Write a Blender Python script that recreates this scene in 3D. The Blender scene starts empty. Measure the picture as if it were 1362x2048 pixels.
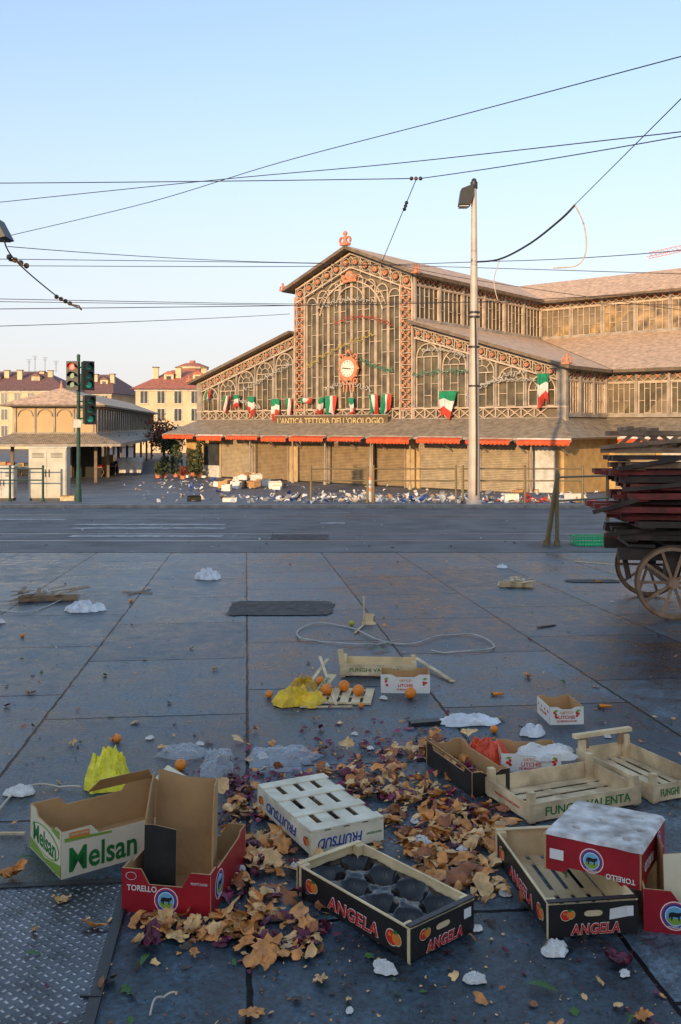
import bpy, math, random
from mathutils import Vector, Matrix, noise, Euler
random.seed(7)
R=random.random
def U(a,b): return a+(b-a)*random.random()
C=bpy.context.scene.collection
scene=bpy.context.scene
scene.view_settings.view_transform='Standard'
scene.view_settings.look='None'
scene.view_settings.exposure=0
rad=math.radians
# ---------------------------------------------------------------- terrain
F=1800.0
def e(d):
    if d<30: return 1.6+.0344*d
    if d<54: return 2.632+(4.0-2.632)*(d-30)/24
    return 4.0
def gz(y): return 1.6-e(y)
def Gd(py):
    lo,hi=1.5,400
    for _ in range(50):
        m=(lo+hi)/2
        if 850+F*e(m)/m>py: lo=m
        else: hi=m
    return lo
def G(px,py):
    d=Gd(py); return Vector(((px-681)/F*d,d,gz(d)))
def W(px,py,d): return Vector(((px-681)/F*d,d,1.6+(850-py)/F*d))
TILT=Matrix.Rotation(-math.atan(.0344),4,'X')
def onground(p,yaw,lift=0):
    p=Vector(p)
    return Matrix.Translation((p.x,p.y,gz(p.y)+lift))@TILT@Matrix.Rotation(rad(yaw),4,'Z')
# ---------------------------------------------------------------- materials
def mat(name,col,rough=.7,metal=0,var=.25,scale=8,bump=.15,bscale=None,emit=0,alpha=1,trans=0,coat=0,dirt=None,spec=None):
    m=bpy.data.materials.new(name); m.use_nodes=True
    nt=m.node_tree; n=nt.nodes; l=nt.links; b=n['Principled BSDF']
    tc=n.new('ShaderNodeTexCoord')
    nz=n.new('ShaderNodeTexNoise'); nz.inputs['Scale'].default_value=scale; nz.inputs['Detail'].default_value=6
    l.new(tc.outputs['Object'],nz.inputs['Vector'])
    rp=n.new('ShaderNodeValToRGB')
    rp.color_ramp.elements[0].position=.3; rp.color_ramp.elements[1].position=.7
    lo=[max(0,c*(1-var)) for c in col]; hi=[min(1,c*(1+var)) for c in col]
    if dirt: lo=list(dirt)
    rp.color_ramp.elements[0].color=(*lo,1); rp.color_ramp.elements[1].color=(*hi,1)
    l.new(nz.outputs['Fac'],rp.inputs['Fac']); l.new(rp.outputs['Color'],b.inputs['Base Color'])
    b.inputs['Roughness'].default_value=rough; b.inputs['Metallic'].default_value=metal
    if spec is not None: b.inputs['Specular IOR Level'].default_value=spec
    if emit:
        b.inputs['Emission Color'].default_value=(*col,1); b.inputs['Emission Strength'].default_value=emit
    b.inputs['Alpha'].default_value=alpha
    b.inputs['Transmission Weight'].default_value=trans
    b.inputs['Coat Weight'].default_value=coat
    if bump:
        n2=n.new('ShaderNodeTexNoise'); n2.inputs['Scale'].default_value=bscale or scale*4; n2.inputs['Detail'].default_value=4
        l.new(tc.outputs['Object'],n2.inputs['Vector'])
        bp=n.new('ShaderNodeBump'); bp.inputs['Strength'].default_value=bump; bp.inputs['Distance'].default_value=.02
        l.new(n2.outputs['Fac'],bp.inputs['Height']); l.new(bp.outputs['Normal'],b.inputs['Normal'])
    return m
def striped(name,col,axis,scale,rough=.6,strength=.6,metal=0,var=.35,dist=.03,mul=.35):
    m=mat(name,col,rough,metal,var,3,0)
    nt=m.node_tree; n=nt.nodes; l=nt.links; b=n['Principled BSDF']
    tc=n.new('ShaderNodeTexCoord'); w=n.new('ShaderNodeTexWave'); w.bands_direction=axis; w.inputs['Scale'].default_value=scale
    w.inputs['Distortion'].default_value=0
    l.new(tc.outputs['Object'],w.inputs['Vector'])
    bp=n.new('ShaderNodeBump'); bp.inputs['Strength'].default_value=strength; bp.inputs['Distance'].default_value=dist
    l.new(w.outputs['Fac'],bp.inputs['Height']); l.new(bp.outputs['Normal'],b.inputs['Normal'])
    mx=n.new('ShaderNodeMix'); mx.data_type='RGBA'; mx.blend_type='MULTIPLY'; mx.inputs[0].default_value=mul
    src=b.inputs['Base Color'].links[0].from_socket
    l.new(src,mx.inputs[6]); l.new(w.outputs['Color'],mx.inputs[7]); l.new(mx.outputs[2],b.inputs['Base Color'])
    return m
def paving():
    m=bpy.data.materials.new('stone_paving'); m.use_nodes=True
    nt=m.node_tree; n=nt.nodes; l=nt.links; b=n['Principled BSDF']
    tc=n.new('ShaderNodeTexCoord'); mp=n.new('ShaderNodeMapping'); mp.inputs['Rotation'].default_value=(0,0,rad(-96))
    l.new(tc.outputs['Object'],mp.inputs['Vector'])
    wn=n.new('ShaderNodeTexNoise'); wn.inputs['Scale'].default_value=7
    l.new(mp.outputs['Vector'],wn.inputs['Vector'])
    wm=n.new('ShaderNodeVectorMath'); wm.operation='SCALE'; wm.inputs['Scale'].default_value=.02
    l.new(wn.outputs['Color'],wm.inputs[0])
    wa=n.new('ShaderNodeVectorMath'); l.new(mp.outputs['Vector'],wa.inputs[0]); l.new(wm.outputs[0],wa.inputs[1])
    br=n.new('ShaderNodeTexBrick'); l.new(wa.outputs[0],br.inputs['Vector'])
    br.offset=.37; br.inputs['Scale'].default_value=1; br.inputs['Mortar Size'].default_value=.011; br.inputs['Mortar Smooth'].default_value=.45
    br.inputs['Brick Width'].default_value=1.55; br.inputs['Row Height'].default_value=1.23; br.inputs['Bias'].default_value=0
    br.inputs['Color1'].default_value=(.025,.048,.070,1); br.inputs['Color2'].default_value=(.075,.108,.135,1); br.inputs['Mortar'].default_value=(.004,.005,.006,1)
    n1=n.new('ShaderNodeTexNoise'); n1.inputs['Scale'].default_value=1.5; n1.inputs['Detail'].default_value=10; n1.inputs['Roughness'].default_value=.72
    l.new(tc.outputs['Object'],n1.inputs['Vector'])
    n2=n.new('ShaderNodeTexNoise'); n2.inputs['Scale'].default_value=45; n2.inputs['Detail'].default_value=8; n2.inputs['Roughness'].default_value=.75
    l.new(tc.outputs['Object'],n2.inputs['Vector'])
    n3=n.new('ShaderNodeTexNoise'); n3.inputs['Scale'].default_value=6; n3.inputs['Detail'].default_value=8; n3.inputs['Roughness'].default_value=.7
    l.new(tc.outputs['Object'],n3.inputs['Vector'])
    r1=n.new('ShaderNodeValToRGB'); r1.color_ramp.elements[0].position=.38; r1.color_ramp.elements[0].color=(.42,.43,.45,1); r1.color_ramp.elements[1].position=.62; r1.color_ramp.elements[1].color=(1.35,1.33,1.3,1)
    l.new(n1.outputs['Fac'],r1.inputs['Fac'])
    r2=n.new('ShaderNodeValToRGB'); r2.color_ramp.elements[0].position=.36; r2.color_ramp.elements[0].color=(.35,.35,.35,1); r2.color_ramp.elements[1].position=.68; r2.color_ramp.elements[1].color=(2.0,2.0,1.95,1)
    l.new(n2.outputs['Fac'],r2.inputs['Fac'])
    r3=n.new('ShaderNodeValToRGB'); r3.color_ramp.elements[0].position=.36; r3.color_ramp.elements[0].color=(.65,.64,.62,1); r3.color_ramp.elements[1].position=.6; r3.color_ramp.elements[1].color=(1.2,1.2,1.2,1)
    l.new(n3.outputs['Fac'],r3.inputs['Fac'])
    prev=br.outputs['Color']
    for r in (r1,r2,r3):
        mm=n.new('ShaderNodeMix'); mm.data_type='RGBA'; mm.blend_type='MULTIPLY'; mm.inputs[0].default_value=1
        l.new(prev,mm.inputs[6]); l.new(r.outputs['Color'],mm.inputs[7]); prev=mm.outputs[2]
    l.new(prev,b.inputs['Base Color'])
    rr=n.new('ShaderNodeMapRange'); rr.inputs['From Min'].default_value=.38; rr.inputs['From Max'].default_value=.62; rr.inputs['To Min'].default_value=.22; rr.inputs['To Max'].default_value=.50
    ad=n.new('ShaderNodeMath'); ad.operation='ADD'; l.new(n1.outputs['Fac'],ad.inputs[0]); l.new(n3.outputs['Fac'],ad.inputs[1])
    hf=n.new('ShaderNodeMath'); hf.operation='MULTIPLY'; hf.inputs[1].default_value=.5; l.new(ad.outputs[0],hf.inputs[0])
    l.new(hf.outputs[0],rr.inputs['Value']); l.new(rr.outputs['Result'],b.inputs['Roughness'])
    b1=n.new('ShaderNodeBump'); b1.inputs['Strength'].default_value=.9; b1.inputs['Distance'].default_value=.010; b1.invert=True
    l.new(br.outputs['Fac'],b1.inputs['Height'])
    b2=n.new('ShaderNodeBump'); b2.inputs['Strength'].default_value=.75; b2.inputs['Distance'].default_value=.0065
    l.new(n2.outputs['Fac'],b2.inputs['Height']); l.new(b1.outputs['Normal'],b2.inputs['Normal']); l.new(b2.outputs['Normal'],b.inputs['Normal'])
    sp=n.new('ShaderNodeMapRange'); sp.inputs['To Min'].default_value=.5; sp.inputs['To Max'].default_value=.08; l.new(br.outputs['Fac'],sp.inputs['Value']); l.new(sp.outputs[0],b.inputs['Specular IOR Level'])
    return m
PAVE=paving()
ASPH=mat('asphalt',(.098,.10,.105),.6,0,.5,1.2,.5,90)
ASPH2=mat('plaza_asphalt',(.12,.125,.135),.6,0,.4,.8,.4,60)
KERB=mat('kerb_stone',(.26,.24,.22),.7,0,.3,3,.3)
PAINT=mat('worn_road_paint',(.40,.40,.40),.6,0,.2,5,.2,dirt=(.10,.10,.10))
STEEL=mat('rail_steel',(.4,.4,.42),.3,.9,.2,5,.1)
GROOVE=mat('rail_groove',(.02,.02,.02),.8,0,.2,5,.1)
IRON=mat('tan_painted_iron',(.54,.42,.31),.6,0,.25,2,.15)
IRON2=mat('grey_painted_iron',(.32,.275,.22),.6,0,.3,2,.15)
ORN=mat('terracotta_paint',(.60,.22,.11),.6,0,.3,4,.15)
GLASS=mat('dusty_hall_glazing',(.125,.105,.065),.22,0,.6,.9,.05,8)
GLASS2=mat('sunlit_hall_glazing',(.28,.19,.085),.15,0,.75,1.3,.1,3,spec=1.0)  # gold base colour paints in the sun reflected by the panes
ROOF=striped('ribbed_metal_roof',(.74,.48,.29),'X',1.6,.65,.5,mul=.2)
ROOFY=striped('ribbed_metal_roof_crosswise',(.74,.48,.29),'Y',1.6,.65,.5,mul=.2)
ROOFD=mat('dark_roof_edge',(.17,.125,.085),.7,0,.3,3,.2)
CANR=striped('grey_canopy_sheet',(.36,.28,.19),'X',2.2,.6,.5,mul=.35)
SHUT=striped('roller_shutter',(.50,.40,.26),'Z',3.2,.5,1,0,.2,.03)
SHUT2=striped('brown_roller_shutter',(.36,.255,.14),'Z',3.2,.5,1,0,.2,.03)
PIL=mat('ochre_plaster',(.52,.34,.14),.8,0,.2,2,.2)
WHITEP=mat('dirty_white_paint',(.55,.53,.48),.7,0,.25,3,.15)
AWN=mat('orange_awning_fabric',(.64,.095,.025),.8,0,.25,3,.1)
AWNW=mat('white_awning_fabric',(.6,.58,.55),.8,0,.2,3,.1)
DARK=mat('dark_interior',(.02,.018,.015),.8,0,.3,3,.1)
BLACK=mat('black_metal',(.02,.02,.02),.5,0,.3,5,.1)
WIRE=mat('wire_black',(.03,.03,.035),.6,0,.2,5,0)
HOSE=mat('pale_cable',(.55,.47,.35),.6,0,.2,5,0)
POLE=mat('galvanised_pole',(.50,.43,.36),.5,.1,.15,2,.1)
OLIVE=mat('olive_railing_paint',(.12,.115,.05),.5,.1,.4,12,.2,dirt=(.19,.10,.04))
GREENP=mat('dark_green_paint',(.015,.06,.045),.45,0,.3,5,.1)
RLIT=mat('lit_red_lens',(1,.05,.03),.4,0,.05,5,0,emit=3)
GLIT=mat('lit_green_lens',(.02,.30,.20),.3,0,.1,5,0,emit=.35)
GLENS=mat('green_lens',(.01,.16,.11),.2,0,.2,5,0)
CABI=mat('beige_cabinet_paint',(.50,.48,.40),.6,0,.2,2,.1)
FG=mat('flag_green',(.01,.22,.10),.85,0,.15,4,.2)
FW=mat('flag_white',(.66,.64,.60),.85,0,.1,4,.2)
FR=mat('flag_red',(.52,.06,.035),.85,0,.15,4,.2)
BRASS=mat('gold_lettering',(.55,.42,.2),.5,0,.2,5,0)
SIGNB=mat('brown_sign_board',(.13,.085,.045),.6,0,.2,4,.1)
CLOCKF=mat('clock_face',(.72,.68,.58),.5,0,.05,4,0)
CREAM=mat('cream_plaster',(.66,.50,.31),.85,0,.15,.4,.1)
CREAM2=mat('yellow_plaster',(.58,.40,.21),.85,0,.15,.4,.1)
TILE=striped('red_roof_tiles',(.55,.19,.12),'X',1.5,.8,.4)
TILED=striped('dark_roof_tiles',(.26,.13,.11),'X',1.5,.8,.4)
BRICK=mat('tower_brick',(.38,.16,.10),.85,0,.2,1,.2)
WIN=mat('window_glass',(.05,.055,.06),.2,0,.4,1,0)
WOODG=mat('weathered_wood',(.26,.17,.10),.75,0,.4,6,.3)
CARD=mat('brown_cardboard',(.47,.275,.12),.85,0,.18,5,.12,40)
CARDD=mat('black_printed_card',(.018,.016,.015),.45,0,.4,9,.08)
PINE=mat('pale_poplar_wood',(.70,.54,.31),.75,0,.22,7,.2,60)
PINE2=mat('grubby_poplar_wood',(.68,.53,.32),.75,0,.25,9,.2,60,dirt=(.38,.27,.15))
PWHITE=mat('whitewashed_wood',(.76,.70,.54),.65,0,.12,9,.12,dirt=(.56,.49,.35))
RED=mat('crimson_print',(.33,.010,.020),.4,0,.2,7,.06)
CRE=mat('cream_print',(.76,.69,.49),.5,0,.08,7,.05)
WHI=mat('white_print',(.78,.75,.68),.5,0,.08,7,.05)
GRN=mat('green_ink',(.01,.17,.03),.6,0,.1,7,0)
LGRN=mat('light_green_ink',(.22,.36,.05),.6,0,.1,7,0)
REDI=mat('red_ink',(.62,.03,.02),.5,0,.1,7,0)
ORI=mat('orange_ink',(.72,.22,.03),.5,0,.2,7,0)
BLUE=mat('blue_ink',(.02,.06,.30),.5,0,.1,7,0)
LBLUE=mat('sky_blue_ink',(.15,.42,.62),.5,0,.1,7,0)
BLK=mat('black_ink',(.012,.012,.012),.5,0,.1,7,0)
WHT=mat('white_ink',(.8,.78,.75),.5,0,.05,7,0)
PLB=mat('glossy_black_plastic',(.010,.010,.012),.14,0,.2,7,.04)
MOULD=mat('stained_white_polystyrene',(.74,.71,.67),.6,0,.1,14,.2,40,dirt=(.26,.22,.19))
ORANGE=mat('orange_peel',(.80,.23,.015),.45,0,.12,12,.25,120)
LEMON=mat('yellow_green_fruit',(.42,.40,.05),.45,0,.2,12,.2,90)
NETY=mat('yellow_net',(.80,.50,.02),.4,0,.3,14,.5,60)
NETL=mat('lemon_net',(.85,.75,.05),.4,0,.2,14,.3,60)
NETO=mat('orange_net',(.80,.09,.03),.4,0,.3,14,.5,60)
BAG=mat('white_plastic_bag',(.64,.67,.70),.3,0,.25,9,.3,30)
CLEAR=mat('clear_plastic_film',(.62,.68,.75),.12,0,.1,9,.35,20,alpha=.30)
PAPER=mat('grubby_paper',(.68,.66,.62),.8,0,.2,9,.2,30)
LEAFG=mat('green_leaf',(.05,.12,.02),.6,0,.3,20,.2)
SK1=mat('onion_skin_orange',(.62,.25,.06),.38,0,.45,25,.3,60)
SK2=mat('onion_skin_tan',(.70,.42,.17),.42,0,.4,25,.3,60)
SK3=mat('onion_skin_dark',(.30,.10,.03),.45,0,.4,25,.3,60)
PU1=mat('purple_leaf',(.12,.012,.036),.35,0,.5,25,.3,60)
PU2=mat('magenta_leaf',(.23,.025,.075),.38,0,.5,25,.3,60)
GRC=mat('green_plastic',(.01,.42,.15),.4,0,.15,6,.05)
WAGR=mat('faded_red_board',(.22,.022,.016),.6,0,.5,5,.3,dirt=(.08,.018,.012))
WAGB=mat('dark_brown_board',(.055,.033,.023),.65,0,.5,5,.3)
WAGL=mat('worn_trestle_wood',(.28,.165,.09),.7,0,.45,6,.25)
RUST=mat('rusty_iron',(.13,.075,.04),.7,.2,.4,12,.3)
TUBR=mat('red_tube',(.45,.06,.04),.4,0,.1,5,0)
TUBY=mat('yellow_tube',(.45,.36,.05),.4,0,.1,5,0)
TUBG=mat('green_tube',(.05,.22,.14),.4,0,.1,5,0)
TUBW=mat('grey_tube',(.50,.48,.42),.4,0,.1,5,0)
FOL=mat('shrub_foliage',(.05,.07,.025),.7,0,.5,3,.1)
FOLR=mat('autumn_foliage',(.20,.05,.03),.7,0,.4,3,.1)
BARK=mat('bark',(.07,.05,.035),.85,0,.3,6,.3)
def tread():
    m=mat('wet_tread_plate',(.16,.18,.21),.3,.6,.6,9,0)
    nt=m.node_tree; n=nt.nodes; l=nt.links; b=n['Principled BSDF']
    tc=n.new('ShaderNodeTexCoord')
    hs=[]
    for a in (45,-45):
        mp=n.new('ShaderNodeMapping'); mp.inputs['Rotation'].default_value=(0,0,rad(a)); mp.inputs['Location'].default_value=(0.0 if a>0 else .5/22,0.5/22 if a<0 else 0,0)
        l.new(tc.outputs['Object'],mp.inputs['Vector'])
        br=n.new('ShaderNodeTexBrick'); l.new(mp.outputs[0],br.inputs['Vector'])
        br.inputs['Scale'].default_value=1; br.inputs['Brick Width'].default_value=.060; br.inputs['Row Height'].default_value=.030; br.inputs['Mortar Size'].default_value=.011; br.inputs['Mortar Smooth'].default_value=.7
        hs.append(br.outputs['Fac'])
    mn=n.new('ShaderNodeMath'); mn.operation='MAXIMUM'; l.new(hs[0],mn.inputs[0]); l.new(hs[1],mn.inputs[1])
    bp=n.new('ShaderNodeBump'); bp.invert=True; bp.inputs['Strength'].default_value=1; bp.inputs['Distance'].default_value=.012
    l.new(mn.outputs[0],bp.inputs['Height']); l.new(bp.outputs['Normal'],b.inputs['Normal'])
    mr=n.new('ShaderNodeMapRange'); mr.inputs['To Min'].default_value=2.6; mr.inputs['To Max'].default_value=.4; l.new(mn.outputs[0],mr.inputs['Value'])
    mx=n.new('ShaderNodeVectorMath'); mx.operation='SCALE'; src=b.inputs['Base Color'].links[0].from_socket
    l.new(src,mx.inputs[0]); l.new(mr.outputs[0],mx.inputs['Scale']); l.new(mx.outputs[0],b.inputs['Base Color'])
    return m
TREAD=tread()
# ---------------------------------------------------------------- mesh builder
class M:
    def __init__(s,T=None): s.v=[];s.f=[];s.mi=[];s.mats=[];s.T=T
    def m(s,mt):
        if mt not in s.mats: s.mats.append(mt)
        return s.mats.index(mt)
    def add(s,vs,fs,mt):
        o=len(s.v); k=s.m(mt)
        s.v.extend([Vector(a) for a in vs])
        for f in fs: s.f.append([o+i for i in f]); s.mi.append(k)
    def box(s,x0,x1,y0,y1,z0,z1,mt):
        s.add([(x0,y0,z0),(x1,y0,z0),(x1,y1,z0),(x0,y1,z0),(x0,y0,z1),(x1,y0,z1),(x1,y1,z1),(x0,y1,z1)],
              [(0,3,2,1),(4,5,6,7),(0,1,5,4),(1,2,6,5),(2,3,7,6),(3,0,4,7)],mt)
    def beam(s,a,b,w,t,mt,up=(0,0,1)):
        a=Vector(a);b=Vector(b);d=(b-a)
        if d.length<1e-6: return
        d.normalize(); up=Vector(up)
        if abs(d.dot(up))>.97: up=Vector((0,1,0)) if abs(d.y)<.9 else Vector((1,0,0))
        x=d.cross(up).normalized()*(w/2); y=x.cross(d).normalized()*(t/2)
        vs=[a-x-y,a+x-y,a+x+y,a-x+y,b-x-y,b+x-y,b+x+y,b-x+y]
        s.add(vs,[(0,1,2,3),(7,6,5,4),(0,4,5,1),(1,5,6,2),(2,6,7,3),(3,7,4,0)],mt)
    def cyl(s,a,b,r1,r2,mt,n=12):
        a=Vector(a);b=Vector(b);d=(b-a).normalized()
        up=Vector((0,0,1)) if abs(d.z)<.95 else Vector((1,0,0))
        x=d.cross(up).normalized(); y=d.cross(x).normalized()
        vs=[];
        for c,r in((a,r1),(b,r2)):
            for i in range(n):
                t=2*math.pi*i/n; vs.append(c+x*r*math.cos(t)+y*r*math.sin(t))
        fs=[(i,(i+1)%n,n+(i+1)%n,n+i) for i in range(n)]
        fs.append(tuple(range(n))[::-1]); fs.append(tuple(range(n,2*n)))
        s.add(vs,fs,mt)
    def tube(s,pts,r,mt,n=6):
        pts=[Vector(p) for p in pts]; vs=[];k=len(pts)
        for i,p in enumerate(pts):
            d=(pts[min(i+1,k-1)]-pts[max(i-1,0)]).normalized()
            up=Vector((0,0,1)) if abs(d.z)<.9 else Vector((0,1,0))
            x=d.cross(up).normalized(); y=d.cross(x)
            for j in range(n):
                t=2*math.pi*j/n; vs.append(p+x*r*math.cos(t)+y*r*math.sin(t))
        fs=[(i*n+j,i*n+(j+1)%n,(i+1)*n+(j+1)%n,(i+1)*n+j) for i in range(k-1) for j in range(n)]
        s.add(vs,fs,mt)
    def arc(s,c,Rr,a0,a1,w,mt,n=10,t=None):
        c=Vector(c); t=t or w; pr=None
        for i in range(n+1):
            a=rad(a0+(a1-a0)*i/n); p=c+Vector((math.cos(a)*Rr,0,math.sin(a)*Rr))
            if pr is not None: s.beam(pr,p,w,t,mt,up=(0,1,0))
            pr=p
    def ros(s,c,r,mt=None,th=.1):
        c=Vector(c); mt=mt or ORN
        s.cyl(c,c-Vector((0,th,0)),r,r*.85,mt,8)
        s.cyl(c-Vector((0,th,0)),c-Vector((0,th+.06,0)),r*.45,r*.3,IRON2,6)
    def poly(s,pts,mt): s.add(pts,[tuple(range(len(pts)))],mt)
    def prism(s,pts,o,ux,uy,th,mo,mn):
        o=Vector(o);ux=Vector(ux);uy=Vector(uy);th=Vector(th);n=len(pts)
        A=[o+ux*p[0]+uy*p[1] for p in pts]; B=[a+th for a in A]
        flip = ux.cross(uy).dot(th)>0
        fa=tuple(range(n)); 
        s.add(A,[fa[::-1] if flip else fa],mo)
        s.add(B,[fa if flip else fa[::-1]],mn)
        k=[(i,(i+1)%n,n+(i+1)%n,n+i) for i in range(n)]
        if not flip: k=[q[::-1] for q in k]
        s.add(A+B,k,mn)
    def sph(s,c,r,mt,nu=10,nv=7,sq=(1,1,1)):
        c=Vector(c);vs=[];
        for j in range(1,nv):
            ph=math.pi*j/nv
            for i in range(nu):
                t=2*math.pi*i/nu
                vs.append(c+Vector((r*sq[0]*math.sin(ph)*math.cos(t),r*sq[1]*math.sin(ph)*math.sin(t),r*sq[2]*math.cos(ph))))
        fs=[(j*nu+i,(j+1)*nu+i,(j+1)*nu+(i+1)%nu,j*nu+(i+1)%nu) for j in range(nv-2) for i in range(nu)]
        k=len(vs);vs+= [c+Vector((0,0,r*sq[2])),c-Vector((0,0,r*sq[2]))]
        fs+=[(k,i,(i+1)%nu) for i in range(nu)]+[(k+1,(nv-2)*nu+(i+1)%nu,(nv-2)*nu+i) for i in range(nu)]
        s.add(vs,fs,mt)
    def obj(s,name,parent=None,mw=None,smooth=False,**pr):
        me=bpy.data.meshes.new(name)
        vs=[s.T@v for v in s.v] if s.T else s.v
        me.from_pydata([tuple(v) for v in vs],[],s.f)
        for mt in s.mats: me.materials.append(mt)
        me.polygons.foreach_set('material_index',s.mi)
        if smooth: me.polygons.foreach_set('use_smooth',[True]*len(s.f))
        me.update()
        o=bpy.data.objects.new(name,me); C.objects.link(o)
        if parent: o.parent=parent
        if mw is not None: o.matrix_basis=mw
        for k,v in pr.items(): o[k]=v
        return o
def empty(name,mw=None,parent=None,**pr):
    o=bpy.data.objects.new(name,None); C.objects.link(o); o.empty_display_size=.2
    if parent: o.parent=parent
    if mw is not None: o.matrix_basis=mw
    for k,v in pr.items(): o[k]=v
    return o
def text(body,w,h,mt,parent,c,xd,up,name='lettering',bold=.0,shear=0,ext=.0008):
    cu=bpy.data.curves.new('t','FONT'); cu.body=body; cu.offset=bold; cu.shear=shear; cu.resolution_u=3; cu.extrude=.01
    if bold>.02: cu.space_character=1.08
    ob=bpy.data.objects.new('t',cu); C.objects.link(ob)
    dg=bpy.context.evaluated_depsgraph_get()
    me=bpy.data.meshes.new_from_object(ob.evaluated_get(dg))
    C.objects.unlink(ob); bpy.data.objects.remove(ob)
    xs=[v.co.x for v in me.vertices]; ys=[v.co.y for v in me.vertices]
    x0,x1,y0,y1=min(xs),max(xs),min(ys),max(ys)
    for v in me.vertices:
        v.co.x=(v.co.x-(x0+x1)/2)*w/(x1-x0); v.co.y=(v.co.y-(y0+y1)/2)*h/(y1-y0); v.co.z=(v.co.z+.01)/.02*ext
    me.materials.clear(); me.materials.append(mt)
    for p in me.polygons: p.material_index=0
    me.name=name
    o=bpy.data.objects.new(name,me); C.objects.link(o)
    xd=Vector(xd).normalized();up=Vector(up).normalized();n=xd.cross(up)
    mm=Matrix((xd,up,n)).transposed().to_4x4(); mm.translation=Vector(c)
    o.parent=parent; o.matrix_basis=mm
    return o
# ---------------------------------------------------------------- camera / light
cam=bpy.data.cameras.new('camera'); co=bpy.data.objects.new('camera',cam); C.objects.link(co)
cam.sensor_fit='VERTICAL'; cam.sensor_height=36; cam.sensor_width=24; cam.lens=36*F/2048; cam.shift_y=-174/2048
cam.clip_end=9000; cam.clip_start=.05
co.location=(0,0,1.6); co.rotation_euler=(rad(90),0,0); scene.camera=co
EL=rad(10); AZ=rad(200.6)
S=Vector((math.sin(AZ)*math.cos(EL),math.cos(AZ)*math.cos(EL),math.sin(EL)))
sl=bpy.data.lights.new('sun','SUN'); so=bpy.data.objects.new('sun',sl); C.objects.link(so)
sl.energy=4.9; sl.angle=rad(.6); sl.color=(1,.68,.37); so.rotation_euler=S.to_track_quat('Z','Y').to_euler()
w=bpy.data.worlds.new('World'); scene.world=w; w.use_nodes=True
nt=w.node_tree; N=nt.nodes; Lk=nt.links; bg=N['Background']
sk=N.new('ShaderNodeTexSky'); sk.sky_type='NISHITA'; sk.sun_disc=False; sk.sun_elevation=EL; sk.sun_rotation=AZ
sk.air_density=1.0; sk.dust_density=1.2; sk.ozone_density=2.0; sk.altitude=200
gm=N.new('ShaderNodeGamma'); gm.inputs['Gamma'].default_value=.70; Lk.new(sk.outputs[0],gm.inputs['Color'])
tint=N.new('ShaderNodeVectorMath'); tint.operation='MULTIPLY'; tint.inputs[1].default_value=(3.05,3.05,3.15); Lk.new(gm.outputs[0],tint.inputs[0])
tcw=N.new('ShaderNodeTexCoord'); sx=N.new('ShaderNodeSeparateXYZ'); Lk.new(tcw.outputs['Generated'],sx.inputs[0])
mr=N.new('ShaderNodeMapRange'); mr.interpolation_type='SMOOTHSTEP'; mr.inputs['From Min'].default_value=-.04; mr.inputs['From Max'].default_value=.42; mr.inputs['To Min'].default_value=.9; mr.inputs['To Max'].default_value=0.05; Lk.new(sx.outputs['Z'],mr.inputs['Value'])
mxw=N.new('ShaderNodeMix'); mxw.data_type='RGBA'; Lk.new(mr.outputs[0],mxw.inputs[0]); Lk.new(tint.outputs[0],mxw.inputs[6]); mxw.inputs[7].default_value=(5.5,5.15,5.3,1)
Lk.new(mxw.outputs[2],bg.inputs['Color']); bg.inputs['Strength'].default_value=.15
# ---------------------------------------------------------------- ground, road, pavement
def drop(y): return -.12*max(0,min(1,(y-24)/4))
def strip(name,ys,x0,x1,zf,mt,**pr):
    m=M(); n=len(ys); xs=[x0,x1]
    vs=[(x,y,zf(y)) for y in ys for x in xs]
    m.add(vs,[(2*i,2*i+1,2*i+3,2*i+2) for i in range(n-1)],mt)
    return m.obj(name,**pr)
strip('ground',[-300,-60,0,10,20,24,28,30,33,39,48,54,80,200,1000,7000],-4000,4000,lambda y:gz(y)+drop(y),PAVE,kind='structure')
strip('road',[14.9,18,22,24,28,29.4],-300,300,lambda y:gz(y)+drop(y)+.004,ASPH,kind='structure')
strip('pavement',[29.62,30,33,39,48,54,80,160],-300,300,lambda y:gz(y),ASPH2,kind='structure')
m=M(); 
for i in range(-60,60):
    m.box(i*1.0+.004,i*1.0+.996,29.38,29.63,gz(29.5)-.2,gz(29.5)+.006,KERB)
m.obj('kerb',kind='structure')
m=M()
for d in (24.6,23.1,18.4,16.9):
    z=gz(d)+drop(d)+.008
    m.add([(-200,d-.03,z),(200,d-.03,z),(200,d+.04,z),(-200,d+.04,z)],[(0,1,2,3)],STEEL)
    m.add([(-200,d+.045,z),(200,d+.045,z),(200,d+.11,z),(-200,d+.11,z)],[(0,1,2,3)],GROOVE)
    m.add([(-200,d-.12,z-.002),(200,d-.12,z-.002),(200,d-.04,z-.002),(-200,d-.04,z-.002)],[(0,1,2,3)],GROOVE)
m.obj('tram_track',kind='structure')
m=M()
for yy,a,b in ((1040,-200,130),(1050,150,450),(1057,145,450),(1073,140,445),(1022,640,700),(1047,640,690)):
    d=Gd(yy); z=gz(d)+drop(d)+.009; 
    if abs(d-23.1)<.3: d-=.4
    x0=(a-681)/F*d;x1=(b-681)/F*d;w_=.22
    z0=gz(d-w_)+drop(d-w_)+.010; z1=gz(d+w_)+drop(d+w_)+.010
    m.add([(x0,d-w_,z0),(x1,d-w_,z0),(x1,d+w_,z1),(x0,d+w_,z1)],[(0,1,2,3)],PAINT)
m.obj('road_marking',kind='structure')
PATCH=mat('rough_patch',(.055,.048,.045),.75,0,.7,9,1,30)
m=M()
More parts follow.
